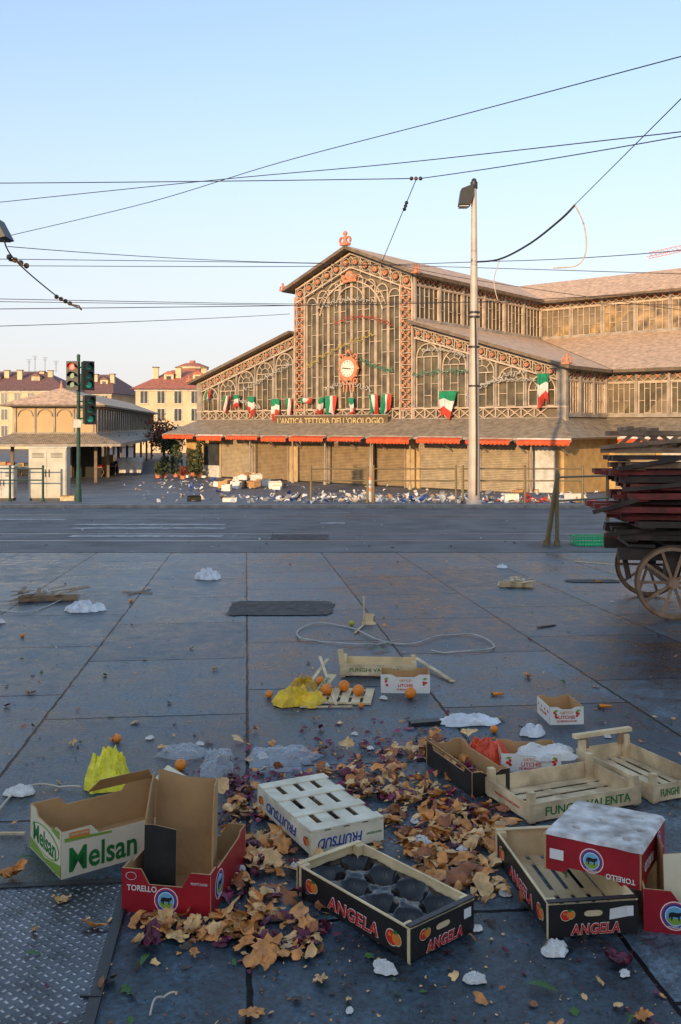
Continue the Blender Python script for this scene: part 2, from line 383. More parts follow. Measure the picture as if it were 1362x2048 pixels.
for (cx_,cy_,rx,ry,sd,ex) in ((562,1217,.54,.44,3,.25),(1185,1163,.35,.14,5,.5),(600,1075,.55,.7,8,.3)):
    c=G(cx_,cy_); pts=[]
    for i in range(90):
        t=2*math.pi*i/90; k=1+.16*noise.noise(Vector((math.cos(t)*7,math.sin(t)*7,sd)))
        x=c.x+rx*k*math.copysign(abs(math.cos(t))**ex,math.cos(t)); y=c.y+ry*k*math.copysign(abs(math.sin(t))**ex,math.sin(t))
        pts.append((x,y,gz(y)+.009))
    m.poly(pts,PATCH)
m.obj('pavement_patch',kind='structure')
p0=G(245,1770); 
H=empty('access_hatch',Matrix.Translation((p0.x,p0.y,gz(p0.y)+.004))@TILT@Matrix.Rotation(rad(6),4,'Z'),label='wet steel tread plate hatch set flush in dark paving',category='hatch cover')
m=M(); m.box(-1.25,-.0,-.86,-.0,-.03,.004,TREAD); m.obj('cover',H)
m=M(); 
for a in ((.0,.035,-.9,.035),(-1.3,0,.0,.035),(-1.3,0,-.9,-.862)): m.box(a[0],a[1],a[2],a[3],-.03,.008,BLACK)
m.obj('frame',H)
# ---------------------------------------------------------------- market hall
PL=Vector((-11.3,72.4,-2.4)); ur=Vector((.764,-.645,0)); vv=Vector((.645,.764,0))
HM=Matrix(((ur.x,vv.x,0,PL.x),(ur.y,vv.y,0,PL.y),(0,0,1,PL.z),(0,0,0,1)))
HALL=empty('market_hall',HM,label='large iron and glass market hall with terracotta rosettes and clock gable',category='market hall')
L=31.6;a=L/3;c0=L/2
def top(s):
    if s<a: return 7.5+3.2*s/a
    if s>2*a: return 7.5+3.2*(L-s)/a
    return 14+2.1*(1-abs(s-c0)/(a/2))
def window(T,s0,s1,z0,z1,nm=2,glass=None,stag=0,arch=True,fan=True):
    glass=glass or GLASS
    fr=M(T); w_=(s1-s0); r=w_/2; zs=z1-(r if arch else 0); cx=(s0+s1)/2
    y=-.02
    fr.beam((s0,y,z0),(s0,y,zs),.065,.12,IRON); fr.beam((s1,y,z0),(s1,y,zs),.065,.12,IRON)
    for i in range(1,nm): 
        x=s0+w_*i/nm; fr.beam((x,y,z0),(x,y,zs),.04,.06,IRON)
    z=z0; k=0
    while z<zs-.3:
        for i in range(nm):
            zz=z+(.75 if (i+stag)%2 else 0)
            if z0-.01<=zz<zs: fr.beam((s0+w_*i/nm,y,zz),(s0+w_*(i+1)/nm,y,zz),.04,.05,IRON,up=(0,1,0))
        z+=1.5
    fr.beam((s0,y,zs),(s1,y,zs),.06,.08,IRON,up=(0,1,0))
    if arch:
        fr.arc((cx,y,zs),r,0,180,.07,IRON,10)
        if fan:
            fr.arc((cx,y,zs),r*.5,0,180,.04,IRON,8)
            for an in (45,90,135):
                v=Vector((math.cos(rad(an)),0,math.sin(rad(an))))
                fr.beam(Vector((cx,y,zs))+v*r*.5,Vector((cx,y,zs))+v*r,.04,.05,IRON)
    o=fr.obj('window',HALL)
    g=M(T); gy=.10+U(-.004,.004)
    pts=[(s0,gy,z0),(s1,gy+U(-.012,.012),z0),(s1,gy,zs)]
    if arch: pts+=[(cx+r*math.cos(rad(t)),gy,zs+r*math.sin(rad(t))) for t in range(20,180,20)]
    pts.append((s0,gy,zs)); g.poly(pts,glass); g.obj('window_pane',o)
m=M()
SPAN=mat('spandrel_panel',(.20,.155,.10),.6,0,.4,.8,.15)
def wallpoly(y,zb,mt,eps=.15):
    m.poly([(0,y,zb),(L,y,zb),(L,y,7.5-eps),(2*a,y,10.7-eps),(2*a,y,14-eps),(c0,y,16.1-eps),(a,y,14-eps),(a,y,10.7-eps),(0,y,7.5-eps)],mt)
wallpoly(.2,0,SPAN)
m.obj('front_wall',HALL)
m=M()
m.box(0,.2,.25,60,0,7.4,SPAN); m.box(a-.1,a+.1,.25,60,7,13.9,SPAN)
m.box(L-.2,L-.05,.25,5.9,0,7.4,SPAN); m.box(2*a-.15,2*a-.12,.25,17.4,9.5,13.9,SPAN)
m.box(L-.2,L+26,6.1,6.2,0,7.4,SPAN); m.box(2*a-.1,L+26,17.6,17.7,9,13.9,SPAN)
m.obj('side_wall',HALL)
m=M()
for s in (0,L): m.box(s-.28,s+.28,-.12,.15,0,7.45,IRON2)
m.box(-.3,L+.3,-.16,.16,4.15,4.45,IRON2); m.box(-.3,L+.3,-.14,.14,5.02,5.12,IRON)
x=.3
while x<L-.9:
    m.beam((x,-.05,4.47),(x+.75,-.05,5.0),.05,.05,IRON); m.beam((x,-.05,5.0),(x+.75,-.05,4.47),.05,.05,IRON)
    m.ros((x+.375,-.08,4.73),.08,IRON,.06)
    m.beam((x-.06,-.05,4.45),(x-.06,-.05,5.02),.07,.07,IRON); x+=.87
def rake(s0,z0,s1,z1,h,n):
    y=-.1
    m.beam((s0,y,z0-.25),(s1,y,z1-.25),.12,.14,IRON,up=(0,1,0))
    m.beam((s0,y,z0-h),(s1,y,z1-h),.10,.12,IRON,up=(0,1,0))
    for i in range(n):
        t0=i/n;t1=(i+1)/n;tm=(t0+t1)/2
        f=lambda t:(s0+(s1-s0)*t,z0+(z1-z0)*t)
        A=f(t0);B=f(t1);Cc=f(tm)
        m.beam((A[0],y,A[1]-.25),(A[0],y,A[1]-h),.05,.07,IRON)
        zc=Cc[1]-(.25+h)/2; hh=(h-.25)/2
        m.ros((Cc[0],y-.03,zc),hh*.42)
        m.arc((Cc[0],y,zc),hh*.72,0,360,.035,IRON,10)
        for dx,dz in((1,1),(1,-1),(-1,1),(-1,-1)):
            m.beam((Cc[0]+dx*hh*.52,y,zc+dz*hh*.52),(Cc[0]+dx*hh*.95,y,zc+dz*hh*.95),.035,.05,IRON)
rake(.3,7.6,a-.1,10.65,.95,13); rake(L-.3,7.6,2*a+.1,10.65,.95,13)
rake(a+.1,14.05,c0,16.1,1.2,6); rake(2*a-.1,14.05,c0,16.1,1.2,6)
for s0 in (a+.02,2*a-1.0):
    for xx in (s0,s0+.98): m.beam((xx,-.1,4.4),(xx,-.1,13.3),.10,.2,IRON)
    z=5.3
    while z<13.1:
        m.beam((s0,-.1,z-.37),(s0+.98,-.1,z-.37),.05,.07,IRON,up=(0,1,0))
        m.beam((s0,-.1,z-.37),(s0+.98,-.1,z+.37),.04,.05,IRON); m.beam((s0,-.1,z+.37),(s0+.98,-.1,z-.37),.04,.05,IRON)
        for dx,dz in((.25,.22),(-.25,.22),(.25,-.22),(-.25,-.22)):
            m.box(s0+.49+dx-.09,s0+.49+dx+.09,-.2,-.12,z+dz-.08,z+dz+.08,ORN)
        m.ros((s0+.49,-.12,z),.09)
        z+=.76
for k in range(6):
    for sg in (0,1):
        s=.3+(a-.4)*k/5; s= s if sg==0 else L-s
        m.beam((s,-.04,5.1),(s,-.04,top(s)-1.0),.13,.16,IRON2)
m.arc((c0,-.13,11.0),2.9,15,165,.08,IRON,18); m.arc((c0,-.13,12.3),1.25,0,180,.07,IRON,12); m.arc((c0,-.13,11.0),3.25,20,160,.05,IRON,18)
for an in range(25,160,13):
    v=Vector((math.cos(rad(an)),0,math.sin(rad(an)))); m.beam(Vector((c0,-.13,11.0))+v*2.9,Vector((c0,-.13,11.0))+v*3.25,.04,.05,IRON)
m.obj('iron_frame',HALL)
T0=Matrix.Identity(4)
for k in range(5):
    w_=(a-.4)/5
    for sg in (0,1):
        s0=.3+w_*k+.16; s1=s0+w_-.32; zt=7.6+3.05*((s0+s1)/2)/a-1.05
        if sg: s0,s1=L-s1,L-s0
        window(T0,s0,s1,5.15,zt-.02,3,None,k)
ws=(a-2.1)/8
for k in range(8):
    s0=a+1.08+ws*k+.05; s1=s0+ws-.1
    zt=top((s0+s1)/2)-1.55
    window(T0,s0,s1,5.15,zt,2,None,k,True,False)
def strip_wall(T,ln,z0,z1,bay,glass,rose=True):
    n=max(1,round(ln/bay)); b=ln/n
    f=M(T)
    f.beam((0,-.05,z1-.12),(ln,-.05,z1-.12),.24,.2,IRON2,up=(0,1,0)); f.beam((0,-.05,z1-.75),(ln,-.05,z1-.75),.10,.12,IRON,up=(0,1,0)); f.beam((0,-.05,z0),(ln,-.05,z0),.25,.15,IRON2,up=(0,1,0))
    x=0
    while x<ln-.3:
        f.ros((x+.3,-.06,z1-.43),.11); f.beam((x,-.05,z1-.7),(x+.6,-.05,z1-.2),.04,.04,IRON); f.beam((x,-.05,z1-.2),(x+.6,-.05,z1-.7),.04,.04,IRON); x+=.6
    for i in range(n+1): f.beam((i*b,-.08,z0),(i*b,-.08,z1),.15,.2,IRON2)
    f.obj('iron_frame',HALL)
    for i in range(n):
        window(T,i*b+.12,(i+1)*b-.12,z0+.14,z1-.82,5,glass,i,False)
TS=Matrix.Translation((2*a,0,0))@Matrix.Rotation(rad(90),4,'Z')
strip_wall(TS,17.4,10.9,13.95,2.9,GLASS)
strip_wall(Matrix.Translation((2*a,17.5,0)),26,10.9,13.95,2.6,GLASS2)
strip_wall(Matrix.Translation((L,0.2,0))@Matrix.Rotation(rad(90),4,'Z'),5.6,4.6,7.4,1.9,GLASS)
strip_wall(Matrix.Translation((L,6.0,0)),24,4.6,7.4,2.0,GLASS)
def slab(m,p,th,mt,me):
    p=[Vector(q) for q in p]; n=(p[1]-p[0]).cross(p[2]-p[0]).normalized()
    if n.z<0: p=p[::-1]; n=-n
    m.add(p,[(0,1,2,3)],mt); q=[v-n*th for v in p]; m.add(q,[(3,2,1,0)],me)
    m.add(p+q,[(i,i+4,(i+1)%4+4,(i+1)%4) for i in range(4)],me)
m=M(); f=-.8
slab(m,[(a-.75,f,13.85),(c0,f,16.3),(c0,60,16.3),(a-.75,60,13.85)],.22,ROOFY,ROOFD)
slab(m,[(2*a+.75,f,13.85),(c0,f,16.3),(c0,60,16.3),(2*a+.75,60,13.85)],.22,ROOFY,ROOFD)
m.obj('nave_roof',HALL)
m=M()
slab(m,[(-.7,f,7.42),(a-.02,f,10.82),(a-.02,60,10.82),(-.7,60,7.42)],.2,ROOFY,ROOFD)
slab(m,[(L+.8,f,7.4),(2*a+.02,f,10.82),(2*a+.02,17.3,10.82),(L+.8,5.1,7.4)],.2,ROOFY,ROOFD)
m.obj('aisle_roof',HALL)
m=M()
slab(m,[(c0+.5,16.6,13.8),(L+27,16.6,13.8),(L+27,22.8,16.25),(c0+.5,22.8,16.25)],.22,ROOF,ROOFD)
slab(m,[(c0+.5,29,13.8),(L+27,29,13.8),(L+27,22.8,16.25),(c0+.5,22.8,16.25)],.22,ROOF,ROOFD)
slab(m,[(L+.82,5.1,7.42),(L+27,5.1,7.42),(L+27,17.4,10.84),(2*a+.04,17.4,10.84)],.2,ROOF,ROOFD)
m.obj('transept_roof',HALL)
m=M(); m.box(L+5.5,L+6.1,8.5,9.0,8.3,8.95,ROOFD); m.box(L+5.4,L+6.2,8.4,9.1,8.95,9.02,IRON2)
m.obj('roof_vent',HALL)
def finial(s,y,z,sc,name='finial'):
    m=M(); 
    m.box(s-.35*sc,s+.35*sc,y-.2,y+.2,z,z+.18*sc,ORN)
    m.arc((s-.28*sc,y,z+.38*sc),.22*sc,-60,230,.13*sc,ORN,9); m.arc((s+.28*sc,y,z+.38*sc),.22*sc,-50,240,.13*sc,ORN,9)
    m.cyl((s,y,z+.1),(s,y,z+.75*sc),.16*sc,.1*sc,ORN,8); m.sph((s,y,z+.88*sc),.17*sc,ORN); m.cyl((s,y,z+.95*sc),(s,y,z+1.1*sc),.06*sc,.01,ORN,6)
    m.obj(name,HALL)
finial(c0,-.7,16.3,.95); finial(a-.65,-.7,13.75,.55); finial(2*a+.65,-.7,13.75,.6); finial(L+.6,-.7,7.45,.6); finial(-.5,-.7,7.45,.5)
m=M(); m.ros((c0,-.25,14.3),.35); m.ros((c0-.5,-.25,14.2),.2); m.ros((c0+.5,-.25,14.2),.2); m.box(c0-.6,c0+.6,-.3,-.2,13.85,14.05,ORN); m.obj('gable_ornament',HALL)
cs=c0;cz=4+(850-738)/F*62.3
CK=empty('clock',Matrix.Translation((cs,-.35,cz)),HALL)
m=M(); m.cyl((0,.1,0),(0,-.08,0),.86,.86,ORN,10)
for i in range(10):
    t=2*math.pi*i/10; m.sph((.86*math.cos(t),0,.86*math.sin(t)),.09,ORN,8,5)
for sx_ in(-1,1):
    m.arc((sx_*.62,0,.82),.16,-90,200,.09,ORN,9); m.arc((sx_*.62,0,-.86),.16,-90,200,.09,ORN,9)
m.arc((0,0,.98),.2,0,180,.1,ORN,9); m.sph((0,0,1.22),.12,ORN)
for x in(-.42,-.14,.14,.42): m.cyl((x,0,-.9),(x*1.05,0,-1.6),.06,.035,ORN,6)
m.obj('clock_surround',CK)
m=M(); m.cyl((0,-.08,0),(0,-.12,0),.58,.58,CLOCKF,28)
for i in range(12):
    t=2*math.pi*i/12; v=Vector((math.cos(t),0,math.sin(t))); m.beam(v*.43+Vector((0,-.13,0)),v*.53+Vector((0,-.13,0)),.05,.02,BLACK)
m.obj('dial',CK)
for an,ln in((172,.44),(355,.32)):
    m=M(); m.beam((0,-.15,0),(ln*math.cos(rad(an)),-.15,ln*math.sin(rad(an))),.06,.02,BLACK,up=(0,1,0)); m.obj('clock_hand',CK)
m=M()
E=3.3;Tz=4.4
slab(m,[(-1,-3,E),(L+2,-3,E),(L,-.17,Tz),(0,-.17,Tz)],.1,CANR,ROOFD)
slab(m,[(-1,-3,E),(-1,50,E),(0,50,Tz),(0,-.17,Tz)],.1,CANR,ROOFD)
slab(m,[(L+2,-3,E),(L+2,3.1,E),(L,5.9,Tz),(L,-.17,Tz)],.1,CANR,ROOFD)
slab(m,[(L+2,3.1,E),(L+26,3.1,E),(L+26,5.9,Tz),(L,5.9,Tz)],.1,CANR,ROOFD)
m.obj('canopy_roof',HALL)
m=M()
m.box(-1,L+2,-3.06,-2.98,E-.16,E-.02,IRON2)
m.box(L+2.0,L+26,3.02,3.1,E-.16,E-.02,WHITEP)
for i in range(14):
    s=i*(L+1)/13; m.beam((s,-2.9,E-.2),(s,-1.6,E-.9),.07,.1,IRON2); m.beam((s,-2.9,E-.12),(s,-1.5,E-.12),.07,.1,IRON2)
m.obj('canopy_edge',HALL)
def s_of(px,t=0):
    o=PL+vv*t; k=(px-681)/F
    return (k*o.y-o.x)/(ur.x-k*ur.y)
def D_of(px,t=0):
    return PL.y+vv.y*t+ur.y*s_of(px,t)
def z_of(px,py,t=0): return 4+(850-py)/F*D_of(px,t)
aw=[(328,390),(396,447),(454,519),(526,577),(585,654),(661,730),(740,827),(836,926),(936,1026),(1035,1144)]
for i,(x0,x1) in enumerate(aw):
    s0=s_of(x0,-3.1)+.03; s1=s_of(x1,-3.1)-.03; m=M(); n=max(6,int((s1-s0)/.25)); sub=3
    zt=E-.08+U(-.04,.04); out=U(.08,.5); hh=U(.24,.38)
    vs=[];N_=n*sub
    for j in range(N_+1):
        s=s0+(s1-s0)*j/N_; sc_=abs(math.sin(math.pi*j/sub))
        wv=.02*math.sin(j*1.3+i)
        vs+=[(s,-3.1,zt),(s,-3.12-out,zt-hh*.4),(s,-3.13-out-.02+wv,zt-hh*.75),(s,-3.13-out+wv*1.5,zt-hh-.07*sc_)]
    fs=[(4*j+r,4*j+r+1,4*j+5+r,4*j+4+r) for j in range(N_) for r in range(3)]
    m.add(vs,fs,AWN)
    for ss in(s0,s1): m.beam((ss,-3.08,zt-.02),(ss,-3.1-out,zt-.12),.05,.05,IRON2)
    m.box(s0,s1,-3.16,-3.09,zt+.01,zt+.09,AWNW if i in(1,9) else IRON2)
    m.obj('awning',HALL)
s0=L+2.2
for j in range(5):
    m=M(); m.box(s0+j*3.6,s0+j*3.6+3.3,2.6,2.9,E-.32,E-.12,AWN); m.box(s0+j*3.6,s0+j*3.6+3.3,2.85,2.99,E-.1,E+.12,AWNW)
    m.obj('awning',HALL)
m=M(); m.box(0,L+.8,-1.45,-1.3,0,3.6,PIL); m.box(L+.75,L+.8,-1.3,5.9,0,3.6,PIL); m.box(L+.8,L+26,4.6,4.7,0,3.6,PIL)
m.box(-.02,L+.82,-1.56,-1.4,3.0,3.5,IRON2)
m.obj('shop_wall',HALL)
sh=[(443,507,0),(510,578,1),(596,656,1),(659,741,1),(748,812,1),(840,938,0),(962,1058,0),(1066,1112,2)]
for i,(x0,x1,k) in enumerate(sh):
    s0=s_of(x0,-1.5); s1=s_of(x1,-1.5)
    m=M(); mt=(SHUT,SHUT2,WHITEP)[k]
    m.box(s0+.07,s1-.07,-1.52,-1.46,.08,2.75,mt); m.box(s0,s1,-1.60,-1.45,2.75,2.98,IRON2)
    m.box(s0,s0+.07,-1.58,-1.45,0,2.75,IRON2); m.box(s1-.07,s1,-1.58,-1.45,0,2.75,IRON2); m.box(s0+.07,s1-.07,-1.54,-1.47,.0,.08,BLACK)
    m.obj('roller_shutter',HALL)
m=M(); s0=s_of(408,-1.5);s1=s_of(438,-1.5); m.box(s0,s1,-1.55,-1.46,.9,2.6,WIN); m.box(s0-.1,s1+.1,-1.56,-1.455,0,.9,WHITEP); m.obj('shop_window',HALL)
for px in (500,585,650,742,820,950,1062):
    m=M(); s=s_of(px,-2.6); m.cyl((s,-2.6,0),(s,-2.6,3.2),.07,.06,IRON2,8); m.cyl((s,-2.6,0),(s,-2.6,.3),.13,.11,IRON2,8); m.box(s-.15,s+.15,-2.7,-2.5,3.05,3.2,IRON2); m.obj('canopy_column',HALL)
for i in range(8):
    m=M(); s0=L+1.2+i*2.9; m.box(s0,s0+2.5,4.5,4.58,.05,2.7,WHITEP if i%2 else SHUT); m.obj('roller_shutter',HALL)
m=M(); s=s_of(748,-1.7); m.box(s-.06,s+.06,-1.75,-1.6,0,2.9,BLACK); m.obj('downpipe',HALL)
s0=s_of(553,-.6);s1=s_of(779,-.6)
SG=empty('name_sign',Matrix.Translation(((s0+s1)/2,-.75,4.28)),HALL)
m=M(); wd=(s1-s0)/2; m.box(-wd,wd,-.05,.05,-.35,.38,SIGNB); m.box(-wd,wd,-.08,.06,.38,.44,IRON2); m.box(-wd,wd,-.08,.06,-.41,-.35,IRON2); m.obj('sign_board',SG)
text("L'ANTICA TETTOIA DELL'OROLOGIO",wd*1.88,.46,BRASS,SG,(0,-.06,.01),(1,0,0),(0,0,1),bold=.015,ext=.03)
def squig(px0,py0,px1,py1,mt,bow=0,amp=.22):
    m=M(); n=60; pts=[]
    for i in range(n+1):
        t=i/n; px=px0+(px1-px0)*t; py=py0+(py1-py0)*t-bow*4*t*(1-t)
        s=s_of(px,-.35); z=z_of(px,py,-.35)+amp*math.sin(i*1.15)*(.6+.4*math.sin(i*.7)); pts.append((s+.1*math.sin(i*2.1),-.35,z))
    m.tube(pts,.03,mt,5); m.obj('light_tube',HALL)
squig(668,648,782,650,TUBR,16); squig(612,735,748,668,TUBY,8); squig(718,715,785,740,TUBG,-6); squig(824,750,935,742,TUBG,3)
squig(645,612,752,606,TUBW,10); squig(486,780,580,728,TUBW,0); squig(650,780,742,782,TUBW,14); squig(930,795,1050,742,TUBW,10); squig(478,800,520,815,TUBW,0)
for px0,py0,px1,py1 in((845,700,930,712),(960,770,1070,760)): squig(px0,py0,px1,py1,TUBW,6,.12)
def flag(px,py0,w_,h_,mode,seed):
    s=s_of(px,-.45); D=D_of(px,-.45); z1=z_of(px,py0,-.45); W_=w_/F*D/.80; H_=h_/F*D
    m=M(); nx,nz=15,12; vs=[]
    for j in range(nz+1):
        for i in range(nx+1):
            u=i/nx;v=j/nz
            x=(u-.5)*W_*(1-.4*v*abs(math.sin(seed))) + .15*v*math.sin(seed*3)
            y=-.14*math.sin(u*11+seed+v*2)*(.3+v); z=-v*H_*(1+.18*math.sin(u*6+seed*2))
            vs.append((x,y,z))
    for j in range(nz):
        for i in range(nx):
            k=(i//5) if mode=='v' else min(2,j*3//nz)
            mt=(FG,FW,FR)[k]
            q=j*(nx+1)+i; m.add([vs[q],vs[q+1],vs[q+nx+2],vs[q+nx+1]],[(0,1,2,3)],mt)
    o=m.obj('flag',mw=HM@Matrix.Translation((s,-.45,z1)),label='green, white and red tricolour flag draped on the hall balustrade',category='flag',group='tricolour flags on the market hall')
    F2=M(); F2.cyl((-W_/2,-.02,.02),(W_/2,-.02,.02),.03,.03,IRON2,6); F2.obj('flag_pole',o)
for i,q in enumerate([(416,780,8,20,'v'),(453,792,14,30,'v'),(473,790,13,24,'h'),(501,793,15,36,'h'),(550,798,17,38,'h'),(578,797,15,36,'v'),(612,796,30,10,'v'),(642,795,9,38,'h'),(662,792,24,40,'v'),(702,796,12,36,'h'),(746,789,19,42,'v'),(773,788,18,38,'v'),(896,782,34,52,'h'),(1086,747,21,60,'h')]): flag(*q,i*1.7)
# ---------------------------------------------------------------- generic house
def house(name,x0,x1,y0,y1,h,ridge,wm,rm,label,cols,rows,yaw=0,flo=None,base=-2.4,chim=3,hip=True,cat='building'):
    cx=(x0+x1)/2
    Rr=empty(name,Matrix.Translation((cx,y0,base))@Matrix.Rotation(rad(yaw),4,'Z'),label=label,category=cat)
    w_=(x1-x0)/2; dp=y1-y0
    m=M(); m.box(-w_,w_,0,dp,0,h,wm); m.box(-w_-.15,w_+.15,-.15,dp+.15,h-.5,h-.2,WHITEP); m.obj('wall',Rr)
    m=M(); o=.7; hp=min(w_,dp/2)*.8 if hip else 0
    A=[(-w_-o,-o,h-.2),(w_+o,-o,h-.2),(w_+o,dp+o,h-.2),(-w_-o,dp+o,h-.2),(-w_-o+hp+o*0,dp/2,ridge),(w_+o-hp,dp/2,ridge)]
    m.add(A,[(0,1,5,4),(1,2,5),(2,3,4,5),(3,0,4),(3,2,1,0)],rm); ro=m.obj('roof',Rr)
    for i in range(chim):
        m=M(); x=-w_*.6+1.2*w_*i/max(1,chim-1)+U(-.5,.5); yy=dp*U(.25,.45); zz=h+(ridge-h)*.5
        m.box(x-.4,x+.4,yy-.3,yy+.3,zz-.5,zz+1.6,CREAM); m.box(x-.5,x+.5,yy-.4,yy+.4,zz+1.6,zz+1.75,ROOFD); m.obj('chimney',ro)
    for r in range(rows):
        for k in range(cols):
            x=-w_+2*w_*(k+.5)/cols; z=1.2+(h-1.8)*(r+.35)/rows; m=M()
            m.box(x-.5,x+.5,-.02,.0,z,z+1.7,WIN); m.box(x-.6,x-.5,-.07,.0,z-.1,z+1.8,WHITEP); m.box(x+.5,x+.6,-.07,.0,z-.1,z+1.8,WHITEP); m.box(x-.5,x+.5,-.07,.0,z+1.7,z+1.8,WHITEP); m.box(x-.7,x+.7,-.15,.0,z-.2,z-.1,WHITEP); m.box(x-.04,x+.04,-.05,-.0,z,z+1.7,WHITEP)
            m.obj('window',Rr)
    for k in range(2):
        m=M(); x=w_*(-.3+.7*k); yy=dp*.3; z=h+(ridge-h)*.45; m.box(x-.7,x+.7,yy-1.2,yy+1.5,z-.8,z+.8,CREAM); m.add([(x-.9,yy-1.4,z+.8),(x+.9,yy-1.4,z+.8),(x,yy-1.4,z+1.3),(x-.9,yy+2,z+.8),(x+.9,yy+2,z+.8),(x,yy+2,z+1.3)],[(0,1,2),(0,2,5,3),(1,4,5,2)],rm); m.box(x-.35,x+.35,yy-1.22,yy-1.2,z-.4,z+.5,WIN); m.obj('dormer',ro)
    return Rr
def XX(px,d): return (px-681)/F*d
house('apartment_building',XX(272,130),XX(440,130),130,146,9.4,12.4,CREAM,TILE,'cream plastered apartment building with red tiled hip roof',5,3,yaw=3)
house('apartment_building',XX(-110,150),XX(128,150),150,166,10.0,13.4,CREAM,TILED,'long cream apartment building with dark tiled roof and chimneys',9,3,chim=6)
house('apartment_building',XX(118,160),XX(225,160),160,176,9.8,13.4,CREAM2,TILED,'yellow townhouse with dark roof beside the cream building',4,3,yaw=-8,chim=3)
house('apartment_building',XX(250,200),XX(300,200),200,212,8.5,10.5,CREAM2,TILE,'small distant pinkish townhouse with low tiled roof',3,2,chim=1)
TW=empty('brick_tower',Matrix.Translation((XX(385,165),165,-2.4)),label='round red brick tower with a low tiled cap',category='tower')
m=M(); m.cyl((0,0,0),(0,0,14.2),2.7,2.7,BRICK,20); m.cyl((0,0,14.2),(0,0,14.6),3.0,3.0,CREAM,20); m.obj('wall',TW)
m=M(); m.cyl((0,0,14.6),(0,0,15.3),3.1,1.3,TILE,20); m.cyl((0,0,15.3),(0,0,15.8),.6,.5,BRICK,12); m.obj('roof',TW)
for i in range(7):
    t=math.pi*(1+ (i+.5)/7); m=M(); v=Vector((math.cos(t),math.sin(t),0)); m.beam(v*2.72+Vector((0,0,12.4)),v*2.72+Vector((0,0,13.6)),.5,.1,WIN,up=v); m.obj('window',TW)
for px,yy in((70,712),(90,715),(58,719),(112,722)):
    m=M(); d=158; p=W(px,yy,d); b=W(px,745,d); m.cyl(b,p,.05,.04,BLACK,5)
    for k in range(3): m.beam(p-Vector((.5-.1*k,0,.3*k)),p+Vector((.5-.1*k,0,-.3*k)),.04,.04,BLACK)
    m.obj('antenna',label='thin roof television antenna on dark tiled roof',category='antenna',group='roof antennas')
house('apartment_building',-190,120,-42,-30,9.4,9.9,CREAM,TILED,'unseen low terrace of plastered houses sized to shade the foreground',30,2,base=1.03,chim=4)  # unseen shadow caster behind the camera, height set to shade the foreground
# ---------------------------------------------------------------- small pavilion
PV=empty('market_pavilion',Matrix.Translation((-22.6,62,-2.4))@Matrix.Rotation(rad(7),4,'Z'),label='long low iron market pavilion with hipped metal roof and canopy',category='market pavilion')
w_=5.6;lp=48
m=M(); m.box(0,w_,0,lp,3.4,5.3,CREAM2); m.box(-.05,w_+.05,-.05,lp,3.35,3.5,IRON2); m.box(-.08,w_+.08,-.08,lp,5.2,5.35,IRON2)
for i in range(5):
    m.beam((.2+i*1.3,-.04,3.5),(.2+i*1.3,-.04,5.2),.12,.1,IRON2)
for i in range(4): m.arc((.85+i*1.3,-.05,4.6),.5,0,180,.07,IRON2,8)
for i in range(33): m.beam((w_+.04,.2+i*1.45,3.5),(w_+.04,.2+i*1.45,5.2),.12,.12,IRON2)
m.obj('wall',PV)
for i in range(32):
    m=M(); m.box(w_+.005,w_+.02,.3+i*1.45,1.55+i*1.45,3.6,5.1,GLASS); m.obj('window',PV)
m=M(); o=.7
A=[(-o,-o,5.4),(w_+o,-o,5.4),(w_+o,lp,5.4),(-o,lp,5.4),(w_/2,2.6,6.7),(w_/2,lp,6.7)]
m.add(A,[(0,1,4),(1,2,5,4),(3,0,4,5)],ROOFY); m.add([(x,y,z-.12) for x,y,z in A[:4]],[(0,1,2,3)],ROOFD)
m.add([A[0],A[1],(A[1][0],A[1][1],5.28),(A[0][0],A[0][1],5.28)],[(0,1,2,3)],ROOFD); m.add([A[1],A[2],(A[2][0],A[2][1],5.28),(A[1][0],A[1][1],5.28)],[(0,1,2,3)],ROOFD)
m.cyl((w_/2,2.6,6.6),(w_/2,2.6,7.2),.12,.03,ORN,8)
m.obj('roof',PV)
m=M(); k=1.9
slab(m,[(-k,-k,2.75),(w_+k,-k,2.75),(w_,-.1,3.4),(0,-.1,3.4)],.1,CANR,ROOFD); slab(m,[(w_+k,-k,2.75),(w_+k,lp,2.75),(w_,lp,3.4),(w_,-.1,3.4)],.1,CANR,ROOFD); slab(m,[(-k,-k,2.75),(-k,lp,2.75),(0,lp,3.4),(0,-.1,3.4)],.1,CANR,ROOFD)
m.box(-k,w_+k,-k-.05,-k,2.55,2.72,IRON2); m.box(w_+k,w_+k+.05,-k,lp,2.55,2.72,IRON2)
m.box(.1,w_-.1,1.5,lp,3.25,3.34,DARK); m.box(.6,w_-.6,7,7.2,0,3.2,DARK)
m.obj('canopy_roof',PV)
for i in range(3):
    for j in range(8):
        m=M(); x=i*w_/2; y=j*6.4; m.box(x-.1,x+.1,y-.1,y+.1,0,3.4,ROOFD); m.beam((x,y,2.4),(x+.9,y,3.2),.08,.08,ROOFD); m.beam((x,y,2.4),(x-.9,y,3.2),.08,.08,ROOFD); m.beam((x,y,2.3),(x,y-1.1,2.9),.08,.08,ROOFD); m.obj('post',PV)
